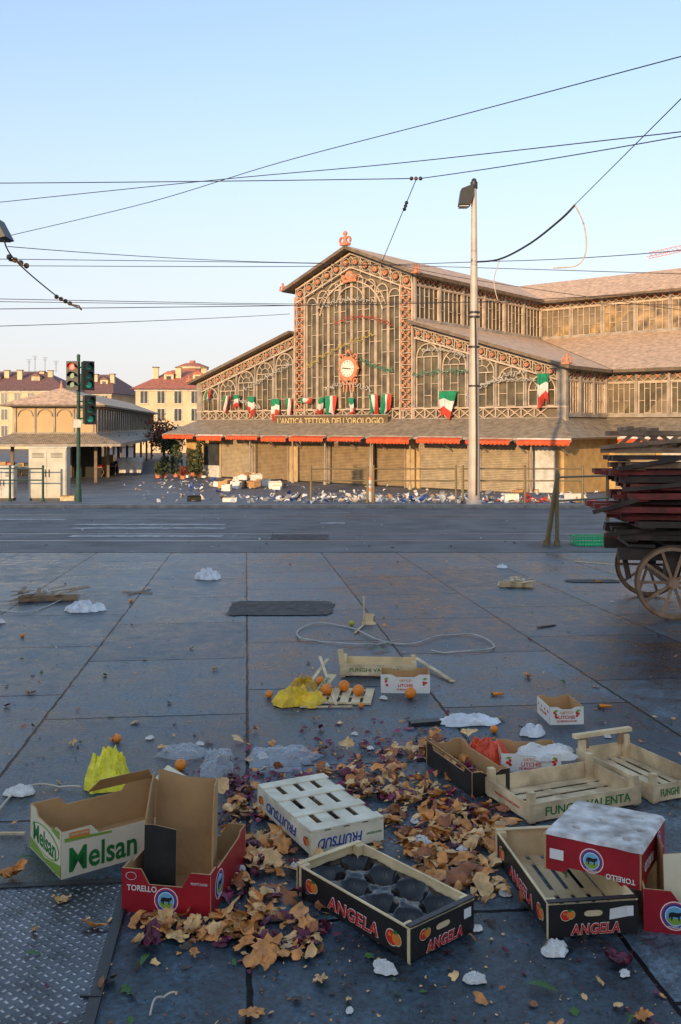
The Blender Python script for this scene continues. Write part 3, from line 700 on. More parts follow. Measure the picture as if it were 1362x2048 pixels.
for i,(px,py) in enumerate(((52,946),(100,948),(195,948),(215,946),(30,946),(130,944),(15,943),(75,943),(180,941),(225,940))):
    g=G(px,py+5); m=M(); m.box(-.7,.7,-.4,.4,.7,.76,WOODG)
    for x in(-.6,.6):
        m.beam((x,-.35,0),(x,.35,.7),.06,.06,WOODG); m.beam((x,.35,0),(x,-.35,.7),.06,.06,WOODG)
    m.box(-.5,0,-.3,.3,.76,1.0+.5*(i%2),CARD); m.box(.1,.6,-.3,.3,.76,.95,(GREENP,BLUE,FR,DARK)[i%4]); m.box(-.6,.5,-.2,.3,.02,.5,DARK)
    m.obj('stall_table',mw=Matrix.Translation(g)@Matrix.Rotation(U(-.5,.5),4,'Z'),label='weathered folding stall table with boxes on top',category='table',group='stall tables under the pavilion')
g=G(261,950); BN=empty('waste_container',Matrix.Translation(g)@Matrix.Rotation(rad(8),4,'Z'),label='grey-white wheeled waste container with sloping lid',category='waste container')
m=M(); m.prism([(-.85,.2),(.85,.2),(.95,1.05),(-.95,1.05)],(0,-.5,0),(1,0,0),(0,0,1),(0,1,0),WHITEP,WHITEP); m.obj('body',BN)
m=M(); m.prism([(-.55,1.06),(.55,1.06),(.5,1.2),(0,1.4),(-.4,1.32)],(-.98,0,0),(0,1,0),(0,0,1),(1.96,0,0),WHITEP,WHITEP); m.obj('lid',BN)
for x in(-.8,.8):
    for y in(-.35,.35):
        m=M(); m.cyl((x-.04,y,.1),(x+.04,y,.1),.1,.1,BLACK,10); m.obj('wheel',BN)
def shrub(px,py,w_,h_,mt,label,n=420,pot=True):
    g=G(px,py); Rr=empty('shrub',Matrix.Translation(g),label=label,category='plant',group='plants beside the flower stall')
    m=M()
    for i in range(n):
        t=U(0,6.28);r=U(0,1)**.5*w_*(.7+.5*noise.noise(Vector((t,px,1)))); z=.3+U(0,1)*h_; rr=r*(1-.5*(z/(h_+.3))**2)
        c=Vector((rr*math.cos(t),rr*math.sin(t),z)); q=Euler((U(0,6),U(0,6),U(0,6))).to_matrix(); s=U(.07,.16)
        m.add([c+q@Vector(v) for v in((-s,0,0),(0,-s*.5,0),(s,0,s*.2),(0,s*.5,0))],[(0,1,2,3)],mt)
    m.obj('crown',Rr)
    m=M(); 
    for i in range(5): m.cyl((0,0,.2),(U(-.4,.4)*w_,U(-.4,.4)*w_,h_*.8),.03,.01,BARK,5)
    m.obj('trunk',Rr)
    if pot: m=M(); m.cyl((0,0,0),(0,0,.35),.18,.25,ORN,10); m.obj('pot',Rr)
shrub(352,954,.9,2.2,FOL,'bushy dark green potted shrub beside the hall')
shrub(385,954,.8,1.8,FOL,'green potted shrub against the hall corner')
shrub(330,955,.7,1.3,FOL,'small green potted plant on the paving')
shrub(366,958,.5,.6,FOLR,'low reddish potted plant on the paving')
shrub(316,956,.5,.8,FOL,'small leafy plant in a pot near the plaza edge')
shrub(398,955,.5,2.4,FOL,'tall narrow potted shrub by the shop window')
def tree(px,d,h,mt,label,w_):
    Rr=empty('tree',Matrix.Translation((XX(px,d),d,-2.4)),label=label,category='tree')
    m=M(); m.cyl((0,0,0),(0,0,h*.5),.16,.1,BARK,8)
    tips=[]
    for i in range(9):
        t=U(0,6.28); p=Vector((math.cos(t)*w_*U(.3,.8),math.sin(t)*w_*U(.3,.8),h*U(.55,.95))); m.cyl((0,0,h*.4),p,.07,.02,BARK,5); tips.append(p)
    m.obj('trunk',Rr)
    m=M()
    for i in range(1100):
        p=random.choice(tips); c=p+Vector((random.gauss(0,.35*w_),random.gauss(0,.35*w_),random.gauss(0,.3*w_))); q=Euler((U(0,6),U(0,6),U(0,6))).to_matrix(); s=U(.1,.2)
        m.add([c+q@Vector(v) for v in((-s,0,0),(0,-s*.5,0),(s,0,s*.2),(0,s*.5,0))],[(0,1,2,3)],mt)
    m.obj('crown',Rr)
tree(328,84,4.2,FOLR,'small tree with reddish autumn leaves beside the pavilion',1.4)
tree(345,80,3.6,FOL,'small green tree near the hall corner',1.1)
# ---------------------------------------------------------------- lamp post
b=G(948,1008)
LP=empty('street_lamp',Matrix.Translation(b),label='tall tapered grey steel lamp post with floodlight on top',category='street lamp')
m=M(); Ht=10.6; m.cyl((0,0,.12),(0,0,Ht*.44),.20,.165,POLE,24); m.cyl((0,0,Ht*.44),(0,0,Ht*.47),.175,.15,POLE,24); m.cyl((0,0,Ht*.47),(0,0,Ht),.145,.085,POLE,24); m.cyl((0,0,0),(0,0,.14),.27,.24,POLE,24)
m.obj('pole',LP,smooth=False)
m=M(); m.cyl((0,0,Ht-.1),(0,0,Ht+.12),.12,.12,BLACK,12); m.sph((0,0,Ht+.16),.09,BLACK); m.beam((0,0,Ht-.2),(-.2,0,Ht-.35),.1,.1,BLACK); m.obj('bracket',LP)
m=M(); m.prism([(-.02,-.10),(-.42,-.26),(-.50,-.78),(-.12,-.80),(-.02,-.45)],(-.02,-.22,Ht+.12),(1,0,0),(0,0,1),(0,.44,0),BLACK,BLACK); m.box(-.5,-.2,-.2,.2,Ht-.72,Ht-.70,CLOCKF); m.obj('lamp_head',LP)
for z in(6.2,6.35,5.2,3.9): 
    m=M(); m.cyl((0,0,z),(0,0,z+.06),.185,.185,BLACK,16); m.obj('clamp',LP)
m=M(); m.tube([(.05,-.2,.3),(.06,-.19,2),(.05,-.18,4),(.02,-.15,6.2)],.03,BLACK); m.obj('cable_conduit',LP)
m=M(); p=W(-6,462,14)
m.prism([(-.5,.0),(.12,-.02),(.2,.0),(.04,.30),(-.3,.34)],p+Vector((0,-.2,-.12)),(1,0,0),(0,0,1),(0,.4,0),BLACK,BLACK); m.cyl(p+Vector((-.1,0,.2)),p+Vector((-.1,0,.35)),.05,.04,BLACK,8)
m.obj('hanging_lamp',label='dark metal street lantern hanging from an overhead cable',category='lantern')
# ---------------------------------------------------------------- railings
def railing(pts,h,label,group=None,dark=OLIVE,mid=True,r=.035,lean=0):
    Rr=empty('railing',Matrix.Translation(pts[0]),label=label,category='railing')
    if group: Rr['group']=group
    o=Vector(pts[0])
    for p in pts:
        q=Vector(p)-o; m=M(); tp=q+Vector((lean,0,h)); m.cyl(q,tp,r*1.3,r*1.1,dark,10); m.cyl(tp,tp+Vector((0,0,.07)),r*1.5,r*.8,dark,10); m.cyl(q,q+Vector((0,0,.1)),r*2.2,r*1.9,dark,10); m.obj('post',Rr)
    for zz in ((h-.06,h*.62) if mid else (h-.06,)):
        m=M()
        for i in range(len(pts)-1):
            m.cyl(Vector(pts[i])-o+Vector((lean*zz/h,0,zz)),Vector(pts[i+1])-o+Vector((lean*zz/h,0,zz)),r*.7,r*.7,dark,8)
        m.obj('rail',Rr)
grp='olive pipe railings along the kerb'
railing([G(622,1006),G(735,1006)],1.24,'olive pipe railing on the kerb before the market hall',grp)
railing([G(747,1006),G(912,1006)],1.24,'olive pipe railing on the kerb before the market hall',grp)
railing([G(926,1006.5),G(1050,1006.5),G(1165,1006.5)],1.24,'olive pipe railing standing on kerb beside lamp post',grp)
railing([G(-60,1003),G(20,1003),G(86,1003)],1.26,'dark green pipe railing beside the beige electrical cabinet',grp,GREENP)
railing([G(1092,1091),G(1096,1086)],1.22,'rusty leaning end post of an olive railing',grp,OLIVE,True,.026,.19)
railing([G(1114,1091),G(1215,1078),G(1330,1064)],1.28,'rusty olive pipe railing behind the loaded handcart',grp,OLIVE,True,.028)
m=M(); m.cyl((0,0,0),(0,0,.8),.08,.07,WHITEP,12); m.cyl((0,0,.8),(0,0,.9),.09,.05,ORN,12); m.cyl((0,0,.4),(0,0,.5),.085,.083,ORN,12)
m.obj('bollard',mw=Matrix.Translation(G(740,1004)),label='short pale bollard with orange band beside railing',category='bollard')
def cabinet(px,py,w_,h_,dp,mt,label):
    Rr=empty('electrical_cabinet',Matrix.Translation(G(px,py)),label=label,category='electrical cabinet',group='street cabinets beside the railing')
    m=M(); m.box(-w_/2,w_/2,0,dp,.1,h_,mt); m.box(-w_/2-.03,w_/2+.03,-.03,dp+.03,h_,h_+.06,mt); m.box(-w_/2+.04,w_/2-.04,.04,dp,0,.1,BLACK); m.obj('body',Rr)
    for x in(-1,1):
        m=M(); a_=min(0,x)*w_/2+.03; b_=max(0,x)*w_/2-.03; m.box(a_,b_,-.02,0,.16,h_-.08,mt); m.box((-.09 if x<0 else .05),(-.05 if x<0 else .09),-.04,-.02,h_*.45,h_*.6,BLACK)
        for k in range(4): m.box(a_+.1,b_-.1,-.028,-.02,h_-.35+k*.05,h_-.33+k*.05,BLACK)
        m.obj('door',Rr)
cabinet(95,1001.5,1.42,1.98,.5,CABI,'large beige steel electrical cabinet with double doors')
cabinet(4,1001.5,.85,1.25,.4,WHITEP,'low grey electrical cabinet by the railing')
# ---------------------------------------------------------------- traffic light
b=G(157,1004)
TL=empty('traffic_light',Matrix.Translation(b),label='dark green traffic light pole, three signal heads, red lamp lit',category='traffic light')
k=b.y/F
m=M(); m.cyl((0,0,0),(0,0,292*k),.075,.06,GREENP,12); m.cyl((0,0,0),(0,0,.5),.12,.1,GREENP,12); m.cyl((0,0,.5),(0,0,1.1),.09,.09,GREENP,12); m.sph((0,0,292*k),.07,GREENP); m.obj('pole',TL)
def head(px,py,yaw,lit,nm=3):
    mw=Matrix.Translation(((px-157)*k,-.12,(1004-py)*k))@Matrix.Rotation(rad(yaw),4,'Z')
    hd=empty('signal_head',mw,TL)
    m=M(); m.box(-.19,.19,-.1,.12,-.5,.5,GREENP); m.box(-.21,.21,-.115,-.1,-.52,.52,BLACK); m.beam((0,.1,.3),((157-px)*k,.1,.3),.05,.05,GREENP); m.beam((0,.1,-.3),((157-px)*k,.1,-.3),.05,.05,GREENP); m.obj('housing',hd)
    for i in range(3):
        z=.32-.32*i; m=M()
        mt=RLIT if (lit and i==0) else (GLIT if (not lit and i==2) else GLENS) 
        m.cyl((0,-.118,z),(0,-.14,z),.115,.10,mt,16); m.obj('lens',hd)
        m=M(); n=10; vs=[]
        for j in range(n+1):
            t=rad(-10+200*j/n); x=.14*math.cos(t);zz=.14*math.sin(t); vs+=[(x,-.115,z+zz),(x*.95,-.115-.2,z+zz*.98)]
        m.add(vs,[(2*j,2*j+1,2*j+3,2*j+2) for j in range(n)],BLACK); m.obj('visor',hd)
head(148,752,0,True); head(177,752,38,False); head(180,820,38,False)
m=M(); m.box(-.14,.14,-.13,-.1,160*k-.2,160*k+.1,WHITEP); m.obj('sign_plate',TL)
# ---------------------------------------------------------------- wires
def wire(pts,r=.014,mt=WIRE,label='thin black overhead tram wire above the street',name='overhead_wire',sag=0,cat='wire',grp='overhead wires'):
    P3=[W(*p) for p in pts]
    out=[]
    if len(P3)==2:
        for i in range(13):
            t=i/12; q=P3[0].lerp(P3[1],t); q.z-=sag*4*t*(1-t); out.append(q)
    else:
        Q=[P3[0]]+P3+[P3[-1]]
        for i in range(1,len(Q)-2):
            for j in range(8):
                t=j/8; a_,b_,c_,d_=Q[i-1],Q[i],Q[i+1],Q[i+2]
                out.append(.5*((2*b_)+(c_-a_)*t+(2*a_-5*b_+4*c_-d_)*t*t+(3*b_-a_-3*c_+d_)*t**3))
        out.append(P3[-1])
    m=M(); o=out[0]; m.tube([q-o for q in out],r,mt,6)
    ob=m.obj(name,mw=Matrix.Translation(o),label=label,category=cat); 
    if grp: ob['group']=grp
    return ob,o
wire([(-150,367,26),(825,357,24)],.013,sag=.02); wire([(840,357,24),(1500,247,17)],.012,sag=.05)
wire([(-150,420,30),(430,360,26),(800,326,23),(1500,248,17)],.012)
wire([(20,471,30),(300,404,28),(560,325,25),(900,236,21),(1500,76,15)],.011)
def insul(ob,o,p,d,n=3):
    m=M(); p=W(*p)-o; d=Vector(d).normalized()
    for i in range(n): m.sph(p+d*(i-1)*.12,.055,RUST if i%2 else BLACK,8,5)
    m.obj('insulator',ob)
q=wire([(833,357,24),(765,521,30)],.012,label='slanted span wire with insulator hung between tram wires'); insul(q[0],q[1],(811,412,25.9),(-1,4,-3)); insul(q[0],q[1],(832,357,24),(1,0,0),3)
wire([(1500,60,12),(1150,409,24)],.010)
wire([(1150,410,24),(1120,440,24.5),(1060,487,27),(1000,518,29),(950,524,30)],.03,label='thick black power cable sagging to lamp post')
wire([(1150,410,24),(1168,450,24),(1172,500,24),(1155,530,24),(1106,536,24)],.020,HOSE,label='loose pale cable end hanging from the span wire')
q=wire([(5,468,16),(30,520,17),(120,597,21),(160,617,24)],.014,label='span wire with rusty insulators below the lantern')
for pp in((30,520,17),(122,598,21)): insul(q[0],q[1],pp,(1,1,-.5),4)
m=M(); 
for pp in((40,524,17),(158,612,24)): m.tube([W(pp[0]-22,pp[1]-4,pp[2])-q[1],W(pp[0],pp[1],pp[2])-q[1],W(pp[0]+5,pp[1]+8,pp[2])-q[1]],.025,RUST)
m.obj('clamp',q[0])
wire([(15,493,26),(640,526,38)],.012,sag=.1); wire([(-100,517,30),(640,527,36),(1500,552,30)],.013,sag=.1)
wire([(-100,531,32),(590,533,34),(950,524,30)],.013); wire([(950,523,30),(1500,487,22)],.012,sag=.1)
wire([(-100,596,28),(590,608,34),(830,604,36),(1500,612,30)],.012); wire([(-100,602,30),(600,611,36)],.012)
wire([(-100,619,28),(590,611,32),(1000,602,32),(1500,575,28)],.014); wire([(-100,655,26),(580,628,40)],.012,sag=.05)
wire([(760,521,30),(950,560,30),(1500,640,26)],.010)
wire([(1000,518,29),(988,560,29.2),(995,600,29)],.014,HOSE,label='pale cable end dangling beside the lamp post')
m=M(); A=W(1298,505,230);B=W(1420,478,230)
for off in((0,0,0),(0,0,-1.6),(0,1.5,-.8)): m.beam(A+Vector(off),B+Vector(off),.14,.14,ORN)
n=14
for i in range(n):
    p=A.lerp(B,i/n);r_=A.lerp(B,(i+1)/n); m.beam(p,r_+Vector((0,0,-1.6)),.08,.08,ORN); m.beam(p+Vector((0,0,-1.6)),r_,.08,.08,ORN)
m.obj('crane_jib',label='red lattice tower crane jib above the roofs',category='crane')
# ---------------------------------------------------------------- handcart
WG=empty('handcart',onground((4.12,9.4,0),-10),label='old wooden handcart piled with folded stall boards and trestles',category='handcart')
m=M()
for y in(-.6,.6): m.beam((-1.25,y,.62),(1.6,y,.62),.09,.12,WAGB)
for i in range(8): m.box(-1.15+i*.36,-.9+i*.36,-.68,.68,.69,.72,WAGB)
m.beam((-.75,-.7,.36),(-.75,.7,.36),.08,.08,RUST); m.beam((-.75,-.6,.36),(-.75,-.6,.6),.1,.2,WAGB); m.beam((-.75,.6,.36),(-.75,.6,.6),.1,.2,WAGB)
m.beam((-1.18,-.5,.62),(-1.13,-.5,.36),.05,.05,WAGB)
m.obj('chassis',WG)
def wheel(x,y):
    wr=empty('wheel',Matrix.Translation((x,y,.36)),WG)
    m=M(); m.arc((0,0,0),.33,0,360,.035,WAGL,32,.045); m.arc((0,0,0),.355,0,360,.015,RUST,32,.05); m.obj('rim',wr)
    m=M()
    for i in range(10):
        t=2*math.pi*i/10; m.beam((0,0,0),(.32*math.cos(t),0,.32*math.sin(t)),.022,.028,WAGL)
    m.cyl((0,-.07,0),(0,.07,0),.05,.05,WAGL,12); m.obj('spokes',wr)
wheel(-.75,-.76);wheel(-.75,.76);wheel(1.2,-.76)
zt=.74
for i in range(12):
    mt=[WAGB,WAGB,WAGB,WAGR,WAGR,WAGB,WAGR,WAGR,WAGB,WAGR,WAGL,WAGB][i]; th=U(.04,.065); m=M(); x0=-1.28+U(-.10,.20)-(.15 if i in(4,9) else 0); ln=U(2.5,2.9); y0=-.75+U(-.12,.12)
    yw=U(-3.5,3.5); rl=U(-.9,.9)
    m.box(x0,x0+ln,y0,y0+.18,0,th,mt); m.box(x0,x0+ln,-.3,-.1,0,th,mt); m.box(x0,x0+ln,y0+1.1,y0+1.3,0,th,mt)
    for xx in(.05,ln*.5,ln-.15): m.box(x0+xx,x0+xx+.12,y0+.02,y0+1.28,-.018,-.002,mt)
    if i%3==0: m.box(x0-.12,x0+.1,y0+.25,y0+.32,0,.04,WAGR)
    if i%3==1: m.beam((x0-.10,y0-.02,.0),(x0+U(.3,.9),y0-.03,U(.08,.16)),.03,.04,WAGB)
    bd=m.obj('stall_board',mw=WG.matrix_basis@Matrix.Translation((0,0,zt+.02))@Matrix.Rotation(rad(yw),4,'Z')@Matrix.Rotation(rad(rl),4,'Y'),label='worn %s slatted stall board stacked on the handcart'%('red' if mt==WAGR else 'dark brown'),category='board',group='stall boards stacked on the handcart'); zt+=th+.018
for i in range(3):
    m=M(); z=0
    x0=-1.42+.16*i; ln=2.6; y0=-.72+.25*i; h_=.17
    m.beam((x0,y0,z),(x0+ln,y0,z),.05,.05,WAGL); m.beam((x0+.05,y0,z+h_),(x0+ln,y0,z+h_),.05,.045,WAGL)
    for kk in range(6):
        xx=x0+.12+kk*.45; m.beam((xx,y0,z),(xx+.2,y0,z+h_),.035,.035,WAGL); m.beam((xx+.42,y0,z),(xx+.22,y0,z+h_),.03,.035,WAGL)
    m.beam((x0,y0-.04,z+.03),(x0+ln*.8,y0-.04,z+.22),.035,.04,WAGL)
    for kk in range(3): m.beam((x0+.3+kk*.9,y0,z+.22),(x0+.25+kk*.9,y0+.5,z+.22),.05,.04,WAGL)
    m.obj('trestle',mw=WG.matrix_basis@Matrix.Translation((0,0,zt+.05)),label='folded wooden trestle lying on top of stacked stall boards',category='trestle',group='trestles on the handcart')
# ---------------------------------------------------------------- crates
def crate_root(name,px,py,yaw,label,cat='crate',group=None,lift=0,pitch=None,p=None):
    g=p or G(px,py); mw=onground(g,yaw,lift)
    if pitch: mw=mw@pitch
    o=empty(name,mw,label=label,category=cat)
    if group: o['group']=group
    return o
def prof(Ln,h,hm,c=.1,s=.03): return [(0,0),(Ln,0),(Ln,h),(Ln-c,h),(Ln-c-s,hm),(c+s,hm),(c,h),(0,h)]
def tray(Rr,lx,ly,h,out,inn=CARD,hm=None,th=.006,hmy=None,floor=True):
    hm=hm or h*.8; hmy=hmy or h
    m=M()
    m.prism(prof(lx,h,hm,lx*.22),(0,0,0),(1,0,0),(0,0,1),(0,th,0),out,inn)
    m.prism(prof(lx,h,hm,lx*.22),(0,ly,0),(1,0,0),(0,0,1),(0,-th,0),out,inn)
    m.prism(prof(ly-2*th-.002,h-.001,hmy-.001,.06,.02),(0,th+.001,0),(0,1,0),(0,0,1),(th,0,0),out,inn)
    m.prism(prof(ly-2*th-.002,h-.001,hmy-.001,.06,.02),(lx,th+.001,0),(0,1,0),(0,0,1),(-th,0,0),out,inn)
    m.obj('side',Rr)
    if floor:
        m=M(); m.box(th+.001,lx-th-.001,th+.001,ly-th-.001,.003,.008,inn); m.obj('base',Rr)
def posts(Rr,lx,ly,t,post,z0,z1,mt,sq=False):
    for x in(t+.001,lx-t-.001-post):
        for y in(t+.002,ly-t-.002-post):
            m=M(); p=[(0,0),(post,0),(post,post),(0,post)]
            m.prism(p,(x,y,z0),(1,0,0),(0,1,0),(0,0,z1-z0),mt,mt); m.obj('corner_post',Rr)
def wood(Rr,lx,ly,h,side=PINE,ins=PINE,slats=5,post=.028,posth=None,board=.7,endh=None,alongy=True,gap=.006):
    posth=posth or h+.012; t=.005
    m=M()
    bz0=h*(1-board)
    for y,s in((0,1),(ly,-1)):
        m.prism([(0,bz0),(lx,bz0),(lx,h),(0,h)],(0,y,0),(1,0,0),(0,0,1),(0,s*t,0),side,ins)
    for x,s in((0,1),(lx,-1)):
        m.prism([(0,bz0),(ly-2*t-.002,bz0),(ly-2*t-.002,h-.001),(0,h-.001)],(x,t+.001,0),(0,1,0),(0,0,1),(s*t,0,0),side,ins)
    m.obj('side',Rr)
    posts(Rr,lx,ly,t,post,.004,posth,ins)
    m=M()
    if alongy:
        w_=(lx-2*t-.004)/slats
        for i in range(slats): m.box(t+.002+i*w_+gap,t+.002+(i+1)*w_-gap,t+.002,ly-t-.002,bz0+.001,bz0+.005,ins)
        for y in(.03,ly/2-.02,ly-.07): m.box(t+.002,lx-t-.002,y,y+.04,bz0-.005,bz0-.0005,ins)
    else:
        w_=(ly-2*t-.004)/slats
        for i in range(slats): m.box(t+.002,lx-t-.002,t+.002+i*w_+gap,t+.002+(i+1)*w_-gap,bz0+.001,bz0+.005,ins)
        for x in(.03,lx/2-.02,lx-.07): m.box(x,x+.04,t+.002,ly-t-.002,bz0-.005,bz0-.0005,ins)
    m.obj('slatted_base',Rr)
def fruitpic(Rr,c,xd,up,r=.028):
    xd=Vector(xd);up=Vector(up);n=xd.cross(up); m=M(); c=Vector(c)
    def disc(cc,rr,mt,l,sq=1):
        m.poly([cc+n*l+xd*rr*math.cos(2*math.pi*i/18)+up*rr*sq*math.sin(2*math.pi*i/18) for i in range(18)],mt)
    disc(c,r*1.08,CRE,.0010,.95); disc(c+xd*r*.9+up*r*.1,r*.88,CRE,.0012,.95)
    disc(c,r,REDI,.0016,.9); disc(c+xd*r*.9+up*r*.1,r*.8,ORI,.0020,.9); disc(c-xd*r*.3+up*r*.3,r*.3,ORI,.0024,.7)
    m.poly([c+n*.0026+xd*r*.1+up*r*.8,c+n*.0026+xd*r*.9+up*r*1.15,c+n*.0026+xd*r*1.4+up*r*.9,c+n*.0026+xd*r*.6+up*r*.6],GRN)
    m.obj('fruit_picture',Rr)
def angela(Rr,c,xd,up,w_,h_):
    n=Vector(xd).cross(Vector(up)); c=Vector(c)
    text('ANGELA',w_*1.02,h_*1.10,WHT,Rr,c+n*.001,xd,up,bold=.045,shear=.15)
    text('ANGELA',w_,h_,REDI,Rr,c+n*.0022,xd,up,bold=.021,shear=.15)
def bull(Rr,c,xd,up,r):
    xd=Vector(xd);up=Vector(up);n=xd.cross(up);c=Vector(c); m=M()
    def disc(rr,mt,l,y=0,sq=1): m.poly([c+n*l+xd*rr*math.cos(2*math.pi*i/24)+up*(y+rr*sq*math.sin(2*math.pi*i/24)) for i in range(24)],mt)
    disc(r,WHT,.0010); disc(r*.93,REDI,.0014); disc(r*.84,BLUE,.0018); disc(r*.68,WHT,.0022); disc(r*.63,LBLUE,.0026)
    m.poly([c+n*.0030+xd*r*.6*math.cos(rad(t))+up*r*.6*math.sin(rad(t)) for t in range(195,346,15)],LGRN)
    B=[(-.42,.1),(-.38,.22),(-.2,.28),(.15,.24),(.36,.28),(.44,.36),(.5,.22),(.46,.08),(.34,.04),(.3,-.08),(.28,-.3),(.2,-.3),(.2,-.06),(-.15,-.05),(-.2,-.3),(-.28,-.3),(-.28,-.02),(-.4,-.2),(-.44,-.05)]
    m.poly([c+n*.0034+xd*r*p[0]*1.0+up*r*p[1]*1.0 for p in B],BLK)
    m.obj('emblem',Rr)
    text('TORELLO',r*.95,r*.15,WHT,Rr,c+n*.0030-up*r*.76,xd,up,bold=.01)
def torello(Rr,c,xd,up,w_,h_): 
    n=Vector(xd).cross(Vector(up)); text('TORELLO',w_,h_,WHT,Rr,Vector(c)+n*.0012,xd,up,bold=.012)
# 1
Rr=crate_root('cardboard_box',122,1760,37,'open cream and green printed cardboard fruit box on wet paving')
lx,ly,h=.54,.36,.175
tray(Rr,lx,ly,h,CRE,CARD,h*.80,.006,h*.86)
text('Melsan',.275,.092,GRN,Rr,(.168,-.001,.064),(1,0,0),(0,0,1),bold=.018)
m=M(); m.poly([(.012,-.0012,.15),(.2,-.0012,.136),(.2,-.0012,.128),(.012,-.0012,.135)],LGRN); m.poly([(.03,-.0014,.168),(.11,-.0014,.166),(.11,-.0014,.142),(.03,-.0014,.146)],ORI)
m.poly([(-.0012,.005,.005),(-.0012,.355,.005),(-.0012,.355,.05),(-.0012,.18,.02),(-.0012,.005,.05)],LGRN)
m.poly([(-.0012,.02,.14),(-.0012,.10,.15),(-.0012,.10,.168),(-.0012,.02,.17)],LGRN)
m.poly([(-.0016,.18+.160*math.cos(2*math.pi*i/24),.085+.055*math.sin(2*math.pi*i/24)) for i in range(24)],LGRN)
m.poly([(-.0022,.18+.155*math.cos(2*math.pi*i/24),.085+.050*math.sin(2*math.pi*i/24)) for i in range(24)],CRE); m.obj('print',Rr)
text('Melsan',.26,.070,GRN,Rr,(-.0026,.18,.087),(0,-1,0),(0,0,1),bold=.018)
text('ORANGES NARANJAS',.075,.012,CRE,Rr,(.07,-.0018,.156),(1,0,-.03),(0.03,0,1))
m=M(); m.prism([(0,0),(.30,0),(.26,.07),(.04,.07)],(.24,.355,.168),(1,0,0),(0,-.6,.8),(0,.004,0),CARD,CARD); m.prism([(0,0),(.3,0),(.28,.08),(.02,.08)],(.535,.03,.168),(0,1,0),(.7,0,.7),(.004,0,0),CRE,CARD); m.obj('flap',Rr)
# 2
Rr=crate_root('cardboard_tray',243,1822,-10,'crimson printed cardboard fruit tray with round bull emblem')
lx,ly,h=.325,.44,.15
tray(Rr,lx,ly,h,RED,CARD,h*.66,.006,h*.9)
torello(Rr,(.075,0,.107-.022),(1,0,0),(0,0,1),.11,.02); bull(Rr,(.165,0,.05),(1,0,0),(0,0,1),.044)
text('PRODOTTI DI SICILIA',.06,.008,WHT,Rr,(.285,-.0012,.115),(1,0,0),(0,0,1)); bull(Rr,(lx,.10,.075),(0,1,0),(0,0,1),.05)
m=M(); m.poly([(.035+.02*math.cos(i*.26),-.0012,.125+.014*math.sin(i*.26)) for i in range(24)],WHT); m.poly([(.035+.0185*math.cos(i*.26),-.0016,.125+.0125*math.sin(i*.26)) for i in range(24)],RED); m.obj('print',Rr)
p=Rr.matrix_basis@Vector((.045,.09,.012))
R2=crate_root('cardboard_tray',0,0,-10,'brown cardboard tray with black outside standing upright inside crimson tray',p=p)
R2.matrix_basis=Matrix.Translation(p)@TILT@Matrix.Rotation(rad(2),4,'Z')@Matrix.Rotation(rad(-4),4,'X')
m=M(); 
m.prism([(0,0),(.24,0),(.24,.36),(.12,.37),(.02,.40)],(0,.17,0),(1,0,0),(0,0,1),(0,.006,0),CARD,CARDD)
m.prism([(0,0),(.17,0),(.17,.39),(.10,.36),(.0,.27)],(0,-.0,0),(0,1,0),(0,0,1),(.006,0,0),CARDD,CARD)
m.prism([(0,0),(.15,0),(.15,.36),(.06,.36),(.03,.30),(.0,.18)],(.24,.02,0),(0,1,0),(0,0,1),(.006,0,0),CARD,CARD)
m.prism([(0,.0),(.115,0),(.115,.23),(.03,.25),(0,.25)],(0,-.006,0),(1,0,0),(0,0,1),(0,.006,0),CARDD,CARD)
m.obj('side',R2); m=M(); m.box(.007,.239,.007,.168,.0,.006,CARD); m.obj('base',R2)
# 3
Rr=crate_root('wooden_crate',622,1722,27,'whitewashed wooden fruit crate lying upside down among onion skins')
lx,ly,h=.33,.57,.11
m=M(); 
for i in range(4): m.box(.003+i*.085,.003+i*.085+.058,.0,ly,h-.005,h,PWHITE)
for y in(.0,.16,.345,ly-.06): m.box(.0,lx,y,y+.06,h+.0005,h+.006,PWHITE)
m.obj('slatted_base',Rr)
m=M(); 
for y,s in((0,1),(ly,-1)): m.prism([(0,.02),(lx,.02),(lx,h-.006),(0,h-.006)],(0,y,0),(1,0,0),(0,0,1),(0,s*.005,0),PWHITE,PWHITE)
for x,s in((0,1),(lx,-1)): m.prism([(0,.02),(ly-.014,.02),(ly-.014,h-.006),(0,h-.006)],(x,.007,0),(0,1,0),(0,0,1),(s*.005,0,0),PWHITE,PWHITE)
m.obj('side',Rr)
posts(Rr,lx,ly,.005,.028,0,h-.007,PINE)
text('FRUITSUD',.20,.04,BLUE,Rr,(.13,-.0012,.058),(-1,0,0),(0,0,-1),bold=.018,shear=.2); text('FRUITSUD',.32,.04,BLUE,Rr,(-.0012,.30,.058),(0,1,0),(0,0,-1),bold=.018,shear=.2)
fruitpic(Rr,(-.001,.05,.06),(0,-1,0),(0,0,1),.02); fruitpic(Rr,(-.001,.53,.06),(0,-1,0),(0,0,1),.02)
text('PRODOTTI SELEZIONATI',.07,.008,GRN,Rr,(.285,-.0012,.06),(-1,0,0),(0,0,-1))
